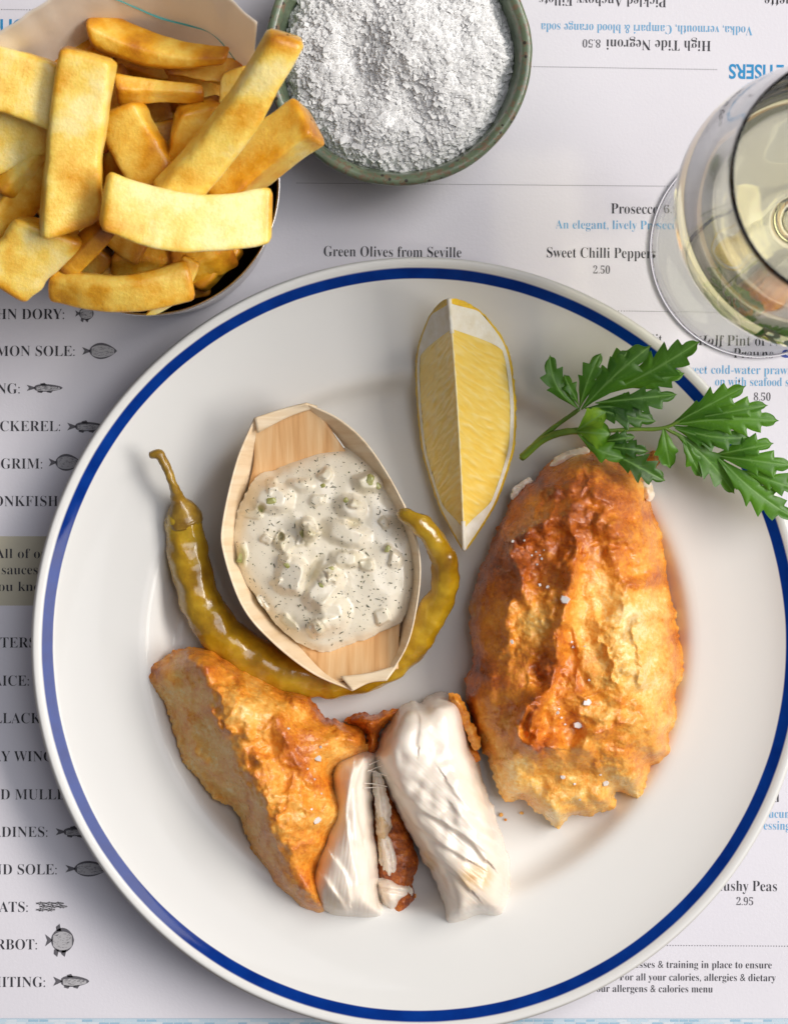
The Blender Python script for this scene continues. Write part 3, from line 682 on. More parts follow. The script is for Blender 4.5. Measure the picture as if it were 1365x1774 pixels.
for x, y in ((903, 1408), (868, 1412), (700, 1622), (742, 1612), (876, 1420), (640, 1612), (1010, 1450), (560, 1606), (480, 1560), (720, 1230)):
    c_ = P(x, y, 0.0047); n_ = 14; sz = random.uniform(.0005, .0010)
    ph = rng.normal(size=(40, 3)); ph /= np.linalg.norm(ph, axis=1)[:, None]
    import bmesh
    bm = bmesh.new(); bmesh.ops.create_icosphere(bm, subdivisions=2, radius=sz)
    for v_ in bm.verts: v_.co *= 1 + .45 * float(perlin(np.array([[v_.co.x * 900 + x, v_.co.y * 900, v_.co.z * 900 + y]]))[0]); v_.co.z = v_.co.z * .6 + sz * .5
    me = bpy.data.meshes.new('batter_crumb'); bm.to_mesh(me); bm.free(); me.materials.append(bat.m)
    at = me.attributes.new('brown', 'FLOAT', 'POINT'); at.data.foreach_set('value', np.full(len(me.vertices), random.uniform(.2, .5), np.float32))
    o_ = bpy.data.objects.new('batter_crumb', me); col.objects.link(o_); o_.location = c_
    tag(o_, 'tiny golden batter crumb fallen on the white plate beside the fish', 'crumb', 'crumbs on the plate')

# ------------------------------------------------------------------ lemon wedge
lroot2 = empty('lemon_wedge', P(795, 735, 0.006), 'fresh lemon wedge resting peel down at the top of the plate', 'lemon')
pulp = M('lemon_pulp', (0.80, 0.52, 0.09), 0.18, Coat_Weight=0.6, Coat_Roughness=0.1)
pulp.color(pulp.ramp(pulp.attr('cell'), [(0.15, (0.90, 0.59, 0.085)), (0.55, (0.92, 0.66, 0.15)), (0.9, (0.95, 0.77, 0.33))]))
pulp.sss(0.15, 0.003, (1, 0.7, 0.2))
pulp.bump(pulp.noise(700, 3), 0.0003, 0.5)
pith = M('lemon_pith', (0.84, 0.79, 0.67), 0.6); 
pith.color(pith.ramp(pith.noise(260, 4), [(0.3, (0.78, 0.71, 0.55)), (0.65, (0.86, 0.82, 0.72))])).bump(pith.noise(900, 4), 0.0004, 0.6)
peel = M('lemon_peel', (0.78, 0.50, 0.03), 0.33); 
peel.color(peel.ramp(peel.noise(90, 4), [(0.35, (0.80, 0.50, 0.02)), (0.7, (0.90, 0.64, 0.05))])).bump(peel.voro(650, 'SMOOTH_F1'), 0.0007, 0.6)
tt = [0, .012, .035, .08, .2, .375, .55, .65, .8, .875, .95, .985, 1]; rr = [.12, .26, .42, .62, .92, 1, .965, .87, .62, .43, .20, .08, .01]
Rm = ln(140, .03)
nt = 220; ts = np.linspace(0, 1, nt)
Rt = catmull(np.stack([tt, rr], 1), 600); Rt = np.interp(ts, Rt[:, 0], Rt[:, 1]) * Rm
zc = 0.0475 - 0.023 * ts - 0.006 * np.abs(ts - .4) ** 1.6
Cc = np.stack([P(778 + 26 * t + 3 * sin(pi * t), 517 + 438 * t, zz) for t, zz in zip(ts, zc)])
axis = Cc[-1] - Cc[0]; axis /= np.linalg.norm(axis); U = np.array([0, 0, 1.0]); S = np.cross(axis, U); S /= np.linalg.norm(S)
if S[0] < 0: S = -S
aL, aR = radians(-29), radians(49)
thp = 0.0012
rf = np.maximum(Rt - 0.0030, 0) * np.sqrt(sstep(.120, .215, ts)) * np.sqrt(sstep(.90, .80, ts) if False else 1 - sstep(.80, .915, ts))
rp = np.maximum(Rt - thp, Rt * 0.6) * sstep(.012, .05, ts)
def dirv(th): return sin(th) * S - cos(th) * U
def facet(th, r0, r1, ns, bumpy=False, sgn=1, lift=0.0):
    D = dirv(th); N_ = np.cross(axis, D); N_ *= np.sign(N_[2])
    s = np.linspace(0, 1, ns)[None, :]; R = r0[:, None] + (r1 - r0)[:, None] * s
    Vv = Cc[:, None] + R[..., None] * D + lift * N_
    cell = np.zeros(R.shape)
    if bumpy:
        tl = (ts * 0.09)[:, None]
        q = np.stack([(tl - 0.5 * R * 1.0) * 620, R * 170, np.full(R.shape, 3.0 * sgn)], -1).reshape(-1, 3)
        q[:, 0] += 0.7 * perlin(q * 0.35 + 9)
        c = (perlin(q) * .7 + perlin(q * 2.1 + 5) * .35).reshape(R.shape); cell = 0.5 + 0.5 * c
        Vv = Vv + (0.00040 * c * np.minimum(1, (R - r0[:, None]) / .002))[..., None] * N_
    return Vv.reshape(-1, 3), gridF(nt, ns), cell.ravel()
def joinm(parts):
    Vs, Fs, As, b = [], [], [], 0
    for v, f_, a in parts: Vs.append(v); Fs.append(np.asarray(f_) + b); As.append(a); b += len(v)
    return np.concatenate(Vs), np.concatenate(Fs), np.concatenate(As)
z0 = np.zeros(nt)
v1, _, c1 = facet(aL, z0, rf, 70, True, 1); v2, _, c2 = facet(aR, z0, rf, 90, True, 2)
tha = np.linspace(aL, aR, 26)[1:-1]
arc = Cc[:, None] + (rf * .985)[:, None, None] * (np.sin(tha)[None, :, None] * S - np.cos(tha)[None, :, None] * U)
G = np.concatenate([v1.reshape(nt, 70, 3), arc, v2.reshape(nt, 90, 3)[:, ::-1]], 1); sl = (ts > .121) & (ts < .913)
A = np.concatenate([c1.reshape(nt, 70), np.full((nt, 24), .5), c2.reshape(nt, 90)[:, ::-1]], 1)[sl]; G = G[sl]
Fp = gridF(len(G), G.shape[1])
mk('pulp', G.reshape(-1, 3), Fp, pulp.m, parent=lroot2, attrs=dict(cell=A.ravel()))
V, F, A = joinm([facet(aL, rf, rp, 14), facet(aR, rf, rp, 14)])
V[:, 2] += 0.0002 * fbm(V * 500, 2)
mk('pith', V, F, pith.m, parent=lroot2, face='up')
th = np.linspace(aL, aR, 60); nrm = []
rows = []
wob = 1 + 0.012 * fbm(np.stack([ts * 40, ts * 0, ts * 0 + 4], 1), 3)
Ro = Rt * wob
out = Cc[:, None] + Ro[:, None, None] * (np.sin(th)[None, :, None] * S - np.cos(th)[None, :, None] * U)
eL = Cc + rp[:, None] * dirv(aL); eR = Cc + rp[:, None] * dirv(aR)
G = np.concatenate([eL[:, None], out, eR[:, None]], 1); G += 0.0003 * fbm(G.reshape(-1, 3) * 420, 3).reshape(G.shape[:2])[..., None] * np.array([.6, .6, .6])
mk('peel', G.reshape(-1, 3), gridF(nt, 62), peel.m, parent=lroot2)
sel = (ts > .125) & (ts < .895); path = Cc[sel] + [0, 0, -0.00005]
V, F = tube(path, 0.00032 + 0.0001 * np.sin(ts[sel] * 90), 10, noise=0.0001, nf=900); memm = M('lemon_membrane', (0.88, 0.74, 0.40), 0.4); mk('membrane', V, F, memm.m, parent=lroot2)
for zz, (t0, t1) in ((0, (.0, .14)), (1, (.88, 1.0))):
    s_ = (ts >= t0) & (ts <= t1); V, F = tube(Cc[s_], np.minimum(0.0008, Rt[s_] * .5), 10, noise=0.0001, nf=900); mk('core_end', V, F, pith.m, parent=lroot2)

# ------------------------------------------------------------------ wooden veneer boat with tartare sauce
veneer = M('pale_veneer', (0.70, 0.50, 0.30), 0.5)
_mp = veneer.n('ShaderNodeMapping'); _mp.inputs['Rotation'].default_value = (0, 0, radians(62)); _mp.inputs['Scale'].default_value = (12, 160, 12); veneer.l(veneer.coord(), _mp.inputs[0])
veneer.color(veneer.ramp(veneer.noise(2.2, 5, vec=_mp.outputs[0], dist=0.4), [(0.3, (0.74, 0.55, 0.34)), (0.5, (0.83, 0.67, 0.47)), (0.7, (0.87, 0.73, 0.54))])).bump(veneer.noise(9, 4, vec=_mp.outputs[0]), 0.0002, 0.5)
veneer2 = M('orange_veneer', (0.60, 0.35, 0.16), 0.5)
_mp = veneer2.n('ShaderNodeMapping'); _mp.inputs['Rotation'].default_value = (0, 0, radians(-28)); _mp.inputs['Scale'].default_value = (170, 12, 12); veneer2.l(veneer2.coord(), _mp.inputs[0])
veneer2.color(veneer2.ramp(veneer2.noise(1.6, 4, vec=_mp.outputs[0], dist=0.3), [(0.34, (0.54, 0.26, 0.09)), (0.48, (0.72, 0.42, 0.19)), (0.66, (0.80, 0.54, 0.29))])).bump(veneer2.noise(6, 4, vec=_mp.outputs[0]), 0.0002, 0.5)
boat = empty('serving_boat', P(560, 950, 0.007), 'small pale wood veneer boat holding white herb sauce', 'dish')
def ruled(A, B, n, m, th, bow=0.0):
    """sheet between two 3D curves with thickness"""
    a = catmull(A, n); b = catmull(B, n); s = np.linspace(0, 1, m)[None, :, None]
    G = a[:, None] * (1 - s) + b[:, None] * s
    G[..., 2] += bow * np.sin(pi * s[..., 0])
    du = np.gradient(G, axis=0); dv = np.gradient(G, axis=1); N_ = np.cross(du, dv); N_ /= np.linalg.norm(N_, axis=2)[..., None] + 1e-12
    top_ = (G + N_ * th / 2).reshape(-1, 3); bot_ = (G - N_ * th / 2).reshape(-1, 3)
    F1 = gridF(n, m); N = n * m
    ring = [i * m for i in range(n)] + [(n - 1) * m + j for j in range(1, m)] + [i * m + m - 1 for i in range(n - 2, -1, -1)] + [j for j in range(m - 2, 0, -1)]
    Fs_ = np.array([[ring[k], ring[k] + N, ring[(k + 1) % len(ring)] + N, ring[(k + 1) % len(ring)]] for k in range(len(ring))])
    return np.concatenate([top_, bot_]), np.concatenate([F1, F1[:, ::-1] + N, Fs_])
PP = lambda l: [P(*q) for q in l]
# folded base strip, rising to both ends
V, F = ruled(PP([(438, 746, .0305), (440, 800, .022), (425, 880, .013), (430, 980, .009), (470, 1070, .012), (530, 1135, .019), (572, 1184, .027)]),
             PP([(546, 702, .0305), (594, 775, .022), (650, 850, .014), (690, 940, .010), (700, 1010, .0115), (692, 1090, .018), (690, 1158, .0265)]), 70, 20, 0.0007)
mk('base_panel', V, F, veneer2.m, parent=boat)
V, F = ruled(PP([(441, 724, .033), (410, 800, .0325), (386, 905, .032), (388, 960, .032), (420, 1050, .031), (470, 1110, .030), (540, 1165, .0295), (611, 1197, .0285)]),
             PP([(450, 752, .029), (438, 810, .018), (424, 885, .010), (432, 965, .008), (470, 1060, .009), (520, 1112, .013), (570, 1160, .019), (622, 1186, .0255)]), 90, 12, 0.0005)
mk('side_wall', V, F, veneer.m, parent=boat)
V, F = ruled(PP([(529, 698, .034), (590, 728, .034), (640, 775, .033), (690, 855, .032), (720, 930, .0315), (728, 990, .031), (720, 1060, .030), (704, 1120, .0295), (670, 1178, .029)]),
             PP([(545, 716, .029), (588, 760, .021), (632, 830, .013), (672, 900, .010), (694, 960, .009), (700, 1015, .0095), (697, 1065, .013), (690, 1115, .018), (664, 1166, .025)]), 90, 12, 0.0005)
mk('side_wall', V, F, veneer.m, parent=boat)
V, F = ruled(PP([(441, 724, .0345), (490, 708, .0335), (531, 699, .0345)]), PP([(446, 750, .0325), (500, 722, .0325), (550, 704, .0315)]), 20, 6, 0.0007); mk('end_fold', V, F, veneer.m, parent=boat)
V, F = ruled(PP([(611, 1197, .0300), (640, 1183, .0295), (670, 1179, .0305)]), PP([(590, 1172, .0285), (640, 1166, .0285), (690, 1152, .0285)]), 20, 6, 0.0007); mk('end_fold', V, F, veneer.m, parent=boat)

sauce = M('herb_sauce', (0.74, 0.71, 0.62), 0.27, Coat_Weight=0.2, Coat_Roughness=0.15)
sp = sauce.voro(420); sp2 = sauce.voro(900); msk = sauce.math('GREATER_THAN', sauce.noise(120, 3), 0.5)
spk = sauce.math('MULTIPLY', sauce.math('LESS_THAN', sp, 0.14), msk); spk2 = sauce.math('MULTIPLY', sauce.math('LESS_THAN', sp2, 0.13), 0.5)
fc = sauce.math('MAXIMUM', spk, spk2)
basec = sauce.ramp(sauce.math('ADD', sauce.attr('brown'), sauce.math('MULTIPLY', sauce.noise(60, 4), .25)), [(0.0, (0.83, 0.775, 0.665)), (0.3, (0.77, 0.70, 0.56)), (0.8, (0.50, 0.44, 0.22))])
sauce.color(sauce.mix(fc, basec, (0.16, 0.17, 0.09))).bump(sauce.noise(200, 3), 0.0002, 0.4)
sauce.sss(0.3, 0.002, (1, 0.9, 0.7))
ol = [(447, 822), (480, 812), (520, 792), (560, 778), (605, 776), (640, 790), (668, 818), (694, 860), (712, 905), (724, 960), (722, 1010), (712, 1045), (690, 1080), (650, 1100), (610, 1116), (570, 1128), (530, 1122), (495, 1098), (468, 1068), (440, 1030), (412, 990), (404, 945), (408, 900), (424, 856)]
rq = random.Random(12)
V, F, I = blob(ol, 0.0200, 0.0062, 70, step=1.4, jag=(2.5, 0.03), low=(0.0009, 0.022), fine=((0.05, 0.0003), (0.15, 0.00006)), seed=71, drop=0.012, inset=14, npts=260, jitter=0.2,
   mounds=[dict(c=(536, 918), r=(13, 24), h=0.00513, n=3.5, **{'in': .6}, rot=-5, b=.05), dict(c=(504, 998), r=(30, 38), h=0.00459, n=3.5, **{'in': .55}, rot=10, tx=.4, b=0), dict(c=(560, 1020), r=(48, 30), h=0.00432, n=3, **{'in': .5}, rot=-50),
           dict(c=(575, 1060), r=(40, 34), h=0.00351, n=2.5, **{'in': .3}), dict(c=(470, 862), r=(46, 30), h=0.00486, n=2.6, **{'in': .4}, rot=10), dict(c=(608, 880), r=(34, 26), h=0.00405, rot=20, **{'in': .3}),
           dict(c=(600, 925), r=(52, 26), h=0.00351, rot=20, n=3, **{'in': .4}), dict(c=(640, 835), r=(34, 22), h=0.00405, n=3, **{'in': .4}, rot=-10, b=.12), dict(c=(600, 968), r=(36, 18), h=0.00297, n=3, **{'in': .4}, b=.08), dict(c=(418, 962), r=(12, 26), h=0.00270, b=.35, n=3, **{'in': .5}),
           dict(c=(550, 1085), r=(60, 24), h=0.00270, **{'in': .2}), dict(c=(520, 840), r=(30, 16), h=0.00270, **{'in': .2}), dict(c=(487, 930), r=(9, 9), h=-0.00338, b=.3), dict(c=(612, 905), r=(16, 10), h=-0.00135, b=.2), dict(c=(455, 880), r=(10, 12), h=-0.00203, b=.5),
           dict(c=(672, 950), r=(10, 10), h=0.00189, b=.25), dict(c=(545, 985), r=(12, 30), h=-0.00243, rot=30, b=.1)] + [dict(c=(rq.uniform(435, 690), rq.uniform(815, 1095)), r=(rq.uniform(9, 24), rq.uniform(8, 17)), h=rq.uniform(.0012, .0027), n=rq.uniform(2.5, 5), rot=rq.uniform(0, 180), b=rq.uniform(0, .14), warp=5, tx=rq.uniform(-.4, .4), **{'in': rq.uniform(.35, .65)}) for _ in range(26)])
a = 0.10 + 1.3 * I['brown'] + .10 * n2(I['xy'], .03, 5, 3)
stuff = mk('tartare_sauce', V, F, sauce.m, attrs=dict(brown=np.clip(a, 0, 1)))
tag(stuff, 'creamy white tartare sauce with herb flecks and pickle lumps in the wooden boat', 'sauce')
herb = M('herb_green', (0.07, 0.08, 0.045), 0.5)
Vh, Fh = [], []
top_z = I['z']; xyI = I['xy'][:]
cand = np.nonzero(I['d'] > 8)[0]
for k in range(420):
    q = random.choice(cand); c = V[q]; an = random.uniform(0, pi); L_ = random.choice([.00012, .00015, .0002, .0002, .0003, .0004, .0007]) * random.uniform(.7, 1.4); wd = random.uniform(0.0001, 0.0002)
    b = len(Vh); ca, sa = cos(an), sin(an); bend = random.uniform(-.3, .3) * L_
    for u, v in ((-1, -1), (0, -1), (1, -1), (1, 1), (0, 1), (-1, 1)):
        lx = u * L_; ly = v * wd * (1 if u == 0 else .5) + (bend if u == 0 else 0)
        Vh.append((c[0] + lx * ca - ly * sa, c[1] + lx * sa + ly * ca, c[2] + 0.00018 + 0.0002 * random.random()))
    Fh += [[b, b + 1, b + 4, b + 5], [b + 1, b + 2, b + 3, b + 4]]
gher = M('gherkin', (0.34, 0.34, 0.10), 0.25, Coat_Weight=0.3); gher.color(gher.ramp(gher.noise(400, 3), [(0.3, (0.26, 0.27, 0.06)), (0.7, (0.52, 0.50, 0.24))])); gher.sss(.3, .001)
for gx, gy, gs in ((470, 868, 1.5), (452, 884, 1.2), (526, 925, 1.3), (418, 966, 1.6), (640, 832, 1.7), (655, 842, 1.1), (574, 985, 1.0), (672, 950, 1.1), (498, 978, 1.2), (600, 868, 1.1), (556, 1012, 1.0), (560, 842, .9)):
    q = np.argmin((xyI[:, 0] - gx) ** 2 + (xyI[:, 1] - gy) ** 2); c = V[q]
    import bmesh
    bm = bmesh.new(); bmesh.ops.create_icosphere(bm, subdivisions=3, radius=gs * .001)
    pv = np.array([v_.co[:] for v_ in bm.verts]); bm.faces.ensure_lookup_table(); fv = [[v_.index for v_ in f_.verts] for f_ in bm.faces]; bm.free()
    pv = np.sign(pv) * np.abs(pv / (gs * .001)) ** .7 * gs * .001; an = random.uniform(0, pi)
    pv = pv * [1.2, .8, .6] * (1 + .22 * perlin(pv * 900 + gx)[:, None]); pv = np.stack([pv[:, 0] * cos(an) - pv[:, 1] * sin(an), pv[:, 0] * sin(an) + pv[:, 1] * cos(an), pv[:, 2]], 1)
    mk('gherkin_piece', pv + c + [0, 0, -gs * .0003], fv, gher.m, parent=stuff)
hb = mk('chopped_herbs', np.array(Vh), Fh, herb.m, parent=stuff, smooth=False); hb['kind'] = 'stuff'

# ------------------------------------------------------------------ pickled chilli
chim = M('pickled_chilli_skin', (0.36, 0.23, 0.012), 0.2, Coat_Weight=0.6, Coat_Roughness=0.1)
chim.color(chim.ramp(chim.noise(70, 4), [(0.28, (0.22, 0.10, 0.004)), (0.5, (0.42, 0.24, 0.007)), (0.74, (0.62, 0.42, 0.03))])).bump(chim.noise(160, 3), 0.0012, 0.5)
chim.sss(0.3, 0.003, (1, 0.6, 0.1))
stemm = M('chilli_stem', (0.17, 0.10, 0.022), 0.3, Coat_Weight=.3); stemm.color(stemm.ramp(stemm.noise(200, 4), [(0.3, (0.20, 0.10, 0.010)), (0.7, (0.38, 0.23, 0.025))])).bump(stemm.noise(500, 4), 0.0004, 0.6)
chil = empty('pickled_chilli', P(480, 1100, 0.006), 'long shiny olive green pickled chilli curling round the wooden boat', 'chilli')
pth = PP([(318, 880, .0165), (320, 920, .0155), (327, 965, .0145), (338, 1010, .014), (352, 1050, .0135), (380, 1095, .013), (420, 1130, .0125), (470, 1158, .012), (530, 1172, .0115), (600, 1172, .0115), (660, 1158, .013), (712, 1120, .016), (745, 1070, .020), (768, 1020, .0235), (770, 975, .028), (755, 938, .033), (730, 910, .0365), (706, 894, .0362), (690, 889, .033)])
n = 200; pth = catmull(pth, n); tq = np.linspace(0, 1, n)
rad_ = np.interp(tq, [0, .02, .08, .2, .35, .5, .62, .72, .80, .88, .94, .98, 1], [.0052, .0066, .0070, .0072, .0080, .0074, .0060, .0053, .0049, .0044, .0037, .0025, .0008])
rad_ = rad_ * (1 + 0.022 * fbm(np.stack([tq * 50, tq * 0, tq * 0 + 6], 1), 2) + 0.028 * np.sin(tq * 44 + 4 * np.sin(tq * 17)) + 0.05 * fbm(np.stack([tq * 22, tq * 0, tq * 0 + 2], 1), 2))
V, F = tube(pth, rad_, 40, noise=0.0008, nf=130)
mk('pepper_body', V, F, chim.m, parent=chil)
sp_ = catmull(PP([(260, 788, .027), (276, 788, .0275), (290, 812, .027), (301, 842, .0255), (308, 862, .022), (314, 878, .0195), (318, 893, .0172), (321, 905, .0160)]), 60)
V, F = tube(sp_, np.interp(np.linspace(0, 1, 60), [0, .08, .3, .55, .7, .82, .93, 1], [.0012, .0018, .0015, .0017, .0026, .0050, .0066, .0067]), 24, noise=0.00035, nf=350)
mk('stem', V, F, stemm.m, parent=chil)

# ------------------------------------------------------------------ parsley sprig
leafm = M('parsley_leaf', (0.05, 0.2, 0.02), 0.40, Specular_IOR_Level=0.5)
vein = leafm.attr('vein'); tone = leafm.attr('tone')
lc = leafm.ramp(leafm.math('ADD', tone, leafm.math('MULTIPLY', leafm.math('SUBTRACT', leafm.noise(150, 4), .5), .35)), [(0.0, (0.012, 0.055, 0.004)), (0.4, (0.040, 0.145, 0.007)), (0.7, (0.095, 0.26, 0.010)), (1.0, (0.26, 0.45, 0.025))])
leafm.color(leafm.mix(vein, lc, (0.19, 0.37, 0.09))).bump(leafm.noise(420, 3), 0.0002, 0.4)
tr = leafm.n('ShaderNodeBsdfTranslucent'); tr.inputs[0].default_value = (0.12, 0.32, 0.02, 1)
mx = leafm.n('ShaderNodeMixShader'); mx.inputs[0].default_value = 0.32
leafm.l(leafm.b.outputs[0], mx.inputs[1]).l(tr.outputs[0], mx.inputs[2]).l(mx.outputs[0], leafm.out.inputs[0])
pstem = M('parsley_stalk', (0.13, 0.24, 0.03), 0.35); pstem.color(pstem.ramp(pstem.noise(120, 3), [(0.3, (0.07, 0.14, 0.015)), (0.7, (0.15, 0.25, 0.03))])); pstem.sss(.15, .001)
pars = empty('parsley_sprig', P(1130, 730, 0.02), 'fresh green parsley sprig laid across the plate rim and the large fillet', 'parsley')
def lobe(b, t, wl, wr, zb_, zt_, seed, bend=0.0, curl=0.0, teeth=4, tone=.45, tooth=.46, fold=.09):
    wl, wr = wl * 1.22, wr * 1.22
    """one serrated leaf lobe from base b to tip t; wl/wr are half-widths in pixels"""
    n, m = 74, 9; rs = np.random.default_rng(seed)
    b = np.array(b, float); t = np.array(t, float); ax = t - b; L_ = np.linalg.norm(ax); ax /= L_; nr_ = np.array([-ax[1], ax[0]])
    s = np.linspace(0, 1, n); Vv = []; ve = []; to = []
    mid = b + np.outer(s, ax) * L_ + np.outer(np.sin(pi * s) * bend, nr_)
    zm = zb_ + (zt_ - zb_) * s + 0.0022 * np.sin(pi * s)
    env = np.clip(np.interp(s, [0, .12, .3, .5, .68, .85, 1], [.04, .20, .62, 1, .88, .52, .0]), 0, 1)
    for side, ww in ((-1, wl), (1, wr)):
        ph = rs.uniform(0, .25); k = s * teeth * (1 + .0) + ph; fr = k - np.floor(k)
        saw = np.where(fr < .78, fr / .78, (1 - fr) / .22)
        amp = tooth * sstep(.22, .42, s)
        e = env * ww * (1 - amp + amp * saw * 1.15)
        e = e * (1 + .10 * rs.normal() ) 
        for j in range(m):
            v = j / (m - 1)
            lean = 0.30 * L_ * (v ** 1.3) * (e / (ww + 1e-6)) * .55
            p = mid + np.outer(lean * (1 - s * .75), ax) + nr_ * (side * v * e)[:, None]
            zz = zm + fold * v * e * K * (1 - 1.3 * v) + 0.0004 * np.sin(3 * v + s * 6 + seed) * v + curl * (v ** 2) * K * e
            Vv.append(PV(p, zz))
            # midrib and slanting side veins, as the leaf itself carries them
            vv = np.exp(-(v * e / 1.1) ** 2) * .9
            kk = (s - .22 * v) * teeth * 1.0 + ph; f2 = np.abs(kk - np.floor(kk) - .75)
            vv = np.maximum(vv, .55 * np.exp(-(f2 / .05) ** 2) * (1 - v) * (env > .15)); ve.append(vv)
            to.append(np.full(n, tone) + rs.uniform(-.07, .05) + .09 * np.sin(s * 7 + seed) - .05 * (f2 < .12))
    Vv = np.array(Vv); A = Vv[:m].transpose(1, 0, 2); B = Vv[m:].transpose(1, 0, 2)
    ve = np.array(ve); to = np.array(to)
    V = np.concatenate([A.reshape(-1, 3), B.reshape(-1, 3)]); F = np.concatenate([gridF(n, m), gridF(n, m)[:, ::-1] + n * m])
    return V, F, np.concatenate([ve[:m].T.ravel(), ve[m:].T.ravel()]), np.concatenate([to[:m].T.ravel(), to[m:].T.ravel()])
def leaf(lobes, label=None):
    Vs, Fs, A1, A2, b = [], [], [], [], 0
    for q in lobes:
        v, f_, a1, a2 = lobe(**q); Vs.append(v); Fs.append(f_ + b); A1.append(a1); A2.append(a2); b += len(v)
    o = mk('leaf', np.concatenate(Vs), np.concatenate(Fs), leafm.m, parent=pars, attrs=dict(vein=np.concatenate(A1), tone=np.concatenate(A2)), face='up')
    if label: o['label'] = label
D_ = lambda b, t, wl, wr, zb_, zt_, seed, **k: dict(b=b, t=t, wl=wl, wr=wr, zb_=zb_, zt_=zt_, seed=seed, **k)
leaf([D_((1003, 710), (952, 614), 17, 22, .033, .037, 1, bend=-15, tone=.42), D_((1003, 709), (1041, 611), 19, 17, .033, .039, 2, tone=.40, bend=-4), D_((1002, 702), (976, 648), 14, 12, .034, .036, 3, tone=.46, teeth=3)])
leaf([D_((1006, 710), (1128, 598), 30, 24, .034, .042, 4, tone=.43, bend=-4, teeth=4), D_((1030, 690), (1090, 604), 20, 18, .035, .041, 5, tone=.40), D_((1050, 682), (1212, 591), 24, 26, .0355, .043, 6, bend=4, tone=.48, teeth=6),
      D_((1080, 672), (1186, 646), 16, 18, .0352, .038, 7, tone=.52), D_((1030, 698), (1173, 683), 18, 22, .035, .037, 8, tone=.36, teeth=5), D_((1012, 707), (1136, 730), 24, 20, .0335, .0335, 9, tone=.22, teeth=5), D_((1020, 706), (1120, 702), 20, 20, .0335, .034, 33, tone=.25, teeth=5)])
leaf([D_((998, 746), (1050, 712), 20, 18, .036, .041, 10, tone=.86, curl=.5, teeth=3, tooth=.2), D_((1000, 748), (1058, 752), 20, 22, .036, .040, 11, tone=.80, curl=.4, teeth=3, tooth=.2)], 'pale yellow green young leaf curled over')
leaf([D_((1000, 752), (1085, 795), 18, 18, .037, .0395, 12, tone=.66, bend=8, teeth=3), D_((1045, 772), (1124, 782), 22, 14, .038, .040, 13, tone=.24), D_((1050, 780), (1152, 833), 26, 20, .038, .0385, 14, tone=.24, teeth=5), D_((1040, 765), (1100, 757), 16, 12, .037, .039, 34, tone=.14)], 'dark green leaf lying on the fried fillet')
leaf([D_((1158, 738), (1292, 668), 20, 18, .036, .043, 15, tone=.5, teeth=5), D_((1170, 735), (1349, 729), 27, 26, .037, .041, 16, bend=-6, tone=.58, teeth=6), D_((1165, 738), (1300, 758), 22, 18, .0355, .038, 17, tone=.45, bend=8), D_((1200, 725), (1330, 702), 18, 16, .0385, .042, 35, tone=.55)])
leaf([D_((1148, 738), (1160, 812), 18, 18, .036, .033, 18, tone=.60, tooth=.25, teeth=3), D_((1165, 746), (1272, 856), 22, 22, .036, .030, 19, tone=.55, bend=-8, teeth=5), D_((1168, 742), (1262, 772), 20, 18, .036, .036, 20, tone=.48), D_((1180, 755), (1215, 828), 14, 14, .0355, .032, 36, tone=.52, teeth=3)])
leaf([D_((1238, 788), (1340, 768), 18, 16, .0345, .039, 21, tone=.5), D_((1240, 790), (1372, 806), 22, 20, .0345, .038, 22, tone=.52), D_((1238, 788), (1378, 900), 22, 28, .0345, .033, 23, bend=6, tone=.56, teeth=6), D_((1285, 815), (1385, 850), 20, 16, .0345, .036, 24, tone=.54)])
for pts, r0, r1 in (([(903, 795, .023), (930, 765, .027), (962, 738, .030), (1003, 709, .033)], .0010, .0007), ([(904, 792, .0235), (940, 762, .028), (975, 749, .032), (1010, 746, .036)], .0014, .0012),
                    ([(975, 749, .032), (1030, 748, .034), (1090, 744, .035), (1150, 741, .036), (1200, 715, .038)], .0009, .0006), ([(1150, 741, .036), (1195, 765, .0355), (1250, 795, .034)], .0006, .0005)):
    c = catmull(PP(pts), 40); V, F = tube(c, np.linspace(r0, r1, 40), 12, noise=.00012, nf=300); mk('stalk', V, F, pstem.m, parent=pars)

# ------------------------------------------------------------------ green stoneware bowl with sea salt
glz = M('green_glaze', (0.15, 0.19, 0.12), 0.3, Coat_Weight=0.2)
zsep = glz.n('ShaderNodeSeparateXYZ'); glz.l(glz.coord(), zsep.inputs[0])
g1 = glz.ramp(glz.noise(70, 6, .7), [(0.28, (0.065, 0.095, 0.060)), (0.5, (0.125, 0.165, 0.100)), (0.72, (0.20, 0.245, 0.155))])
rimf = glz.math('MULTIPLY', glz.math('GREATER_THAN', zsep.outputs[2], 0.0310), glz.math('GREATER_THAN', glz.noise(420, 5, .75), 0.54))
g2 = glz.mix(rimf, g1, (0.17, 0.115, 0.07))
dk = glz.math('LESS_THAN', glz.voro(260), 0.16)
g3 = glz.mix(dk, g2, (0.035, 0.028, 0.020))
teal = glz.math('MULTIPLY', glz.math('GREATER_THAN', glz.noise(160, 4), 0.66), 0.6)
glz.color(glz.mix(teal, g3, (0.03, 0.10, 0.12))).bump(glz.noise(350, 4), 0.0003, 0.6)
BH = 0.034
bc = P(690, 89, BH); bc[2] = 0
Rb = ln(232, BH)
prof = smooth_profile([(0.0001, 0.0015), (Rb * .55, 0.0012), (Rb * .68, 0.002), (Rb * .80, 0.008), (Rb * .91, 0.016), (Rb * .975, 0.025), (Rb * 1.0, 0.031), (Rb * .995, 0.0335), (Rb * .965, BH), (Rb * .925, 0.0334), (Rb * .905, 0.031), (Rb * .885, 0.026), (Rb * .83, 0.017), (Rb * .70, 0.009), (Rb * .4, 0.006), (0.0001, 0.0055)], 110)
V, F = lathe(prof, bc, 220)
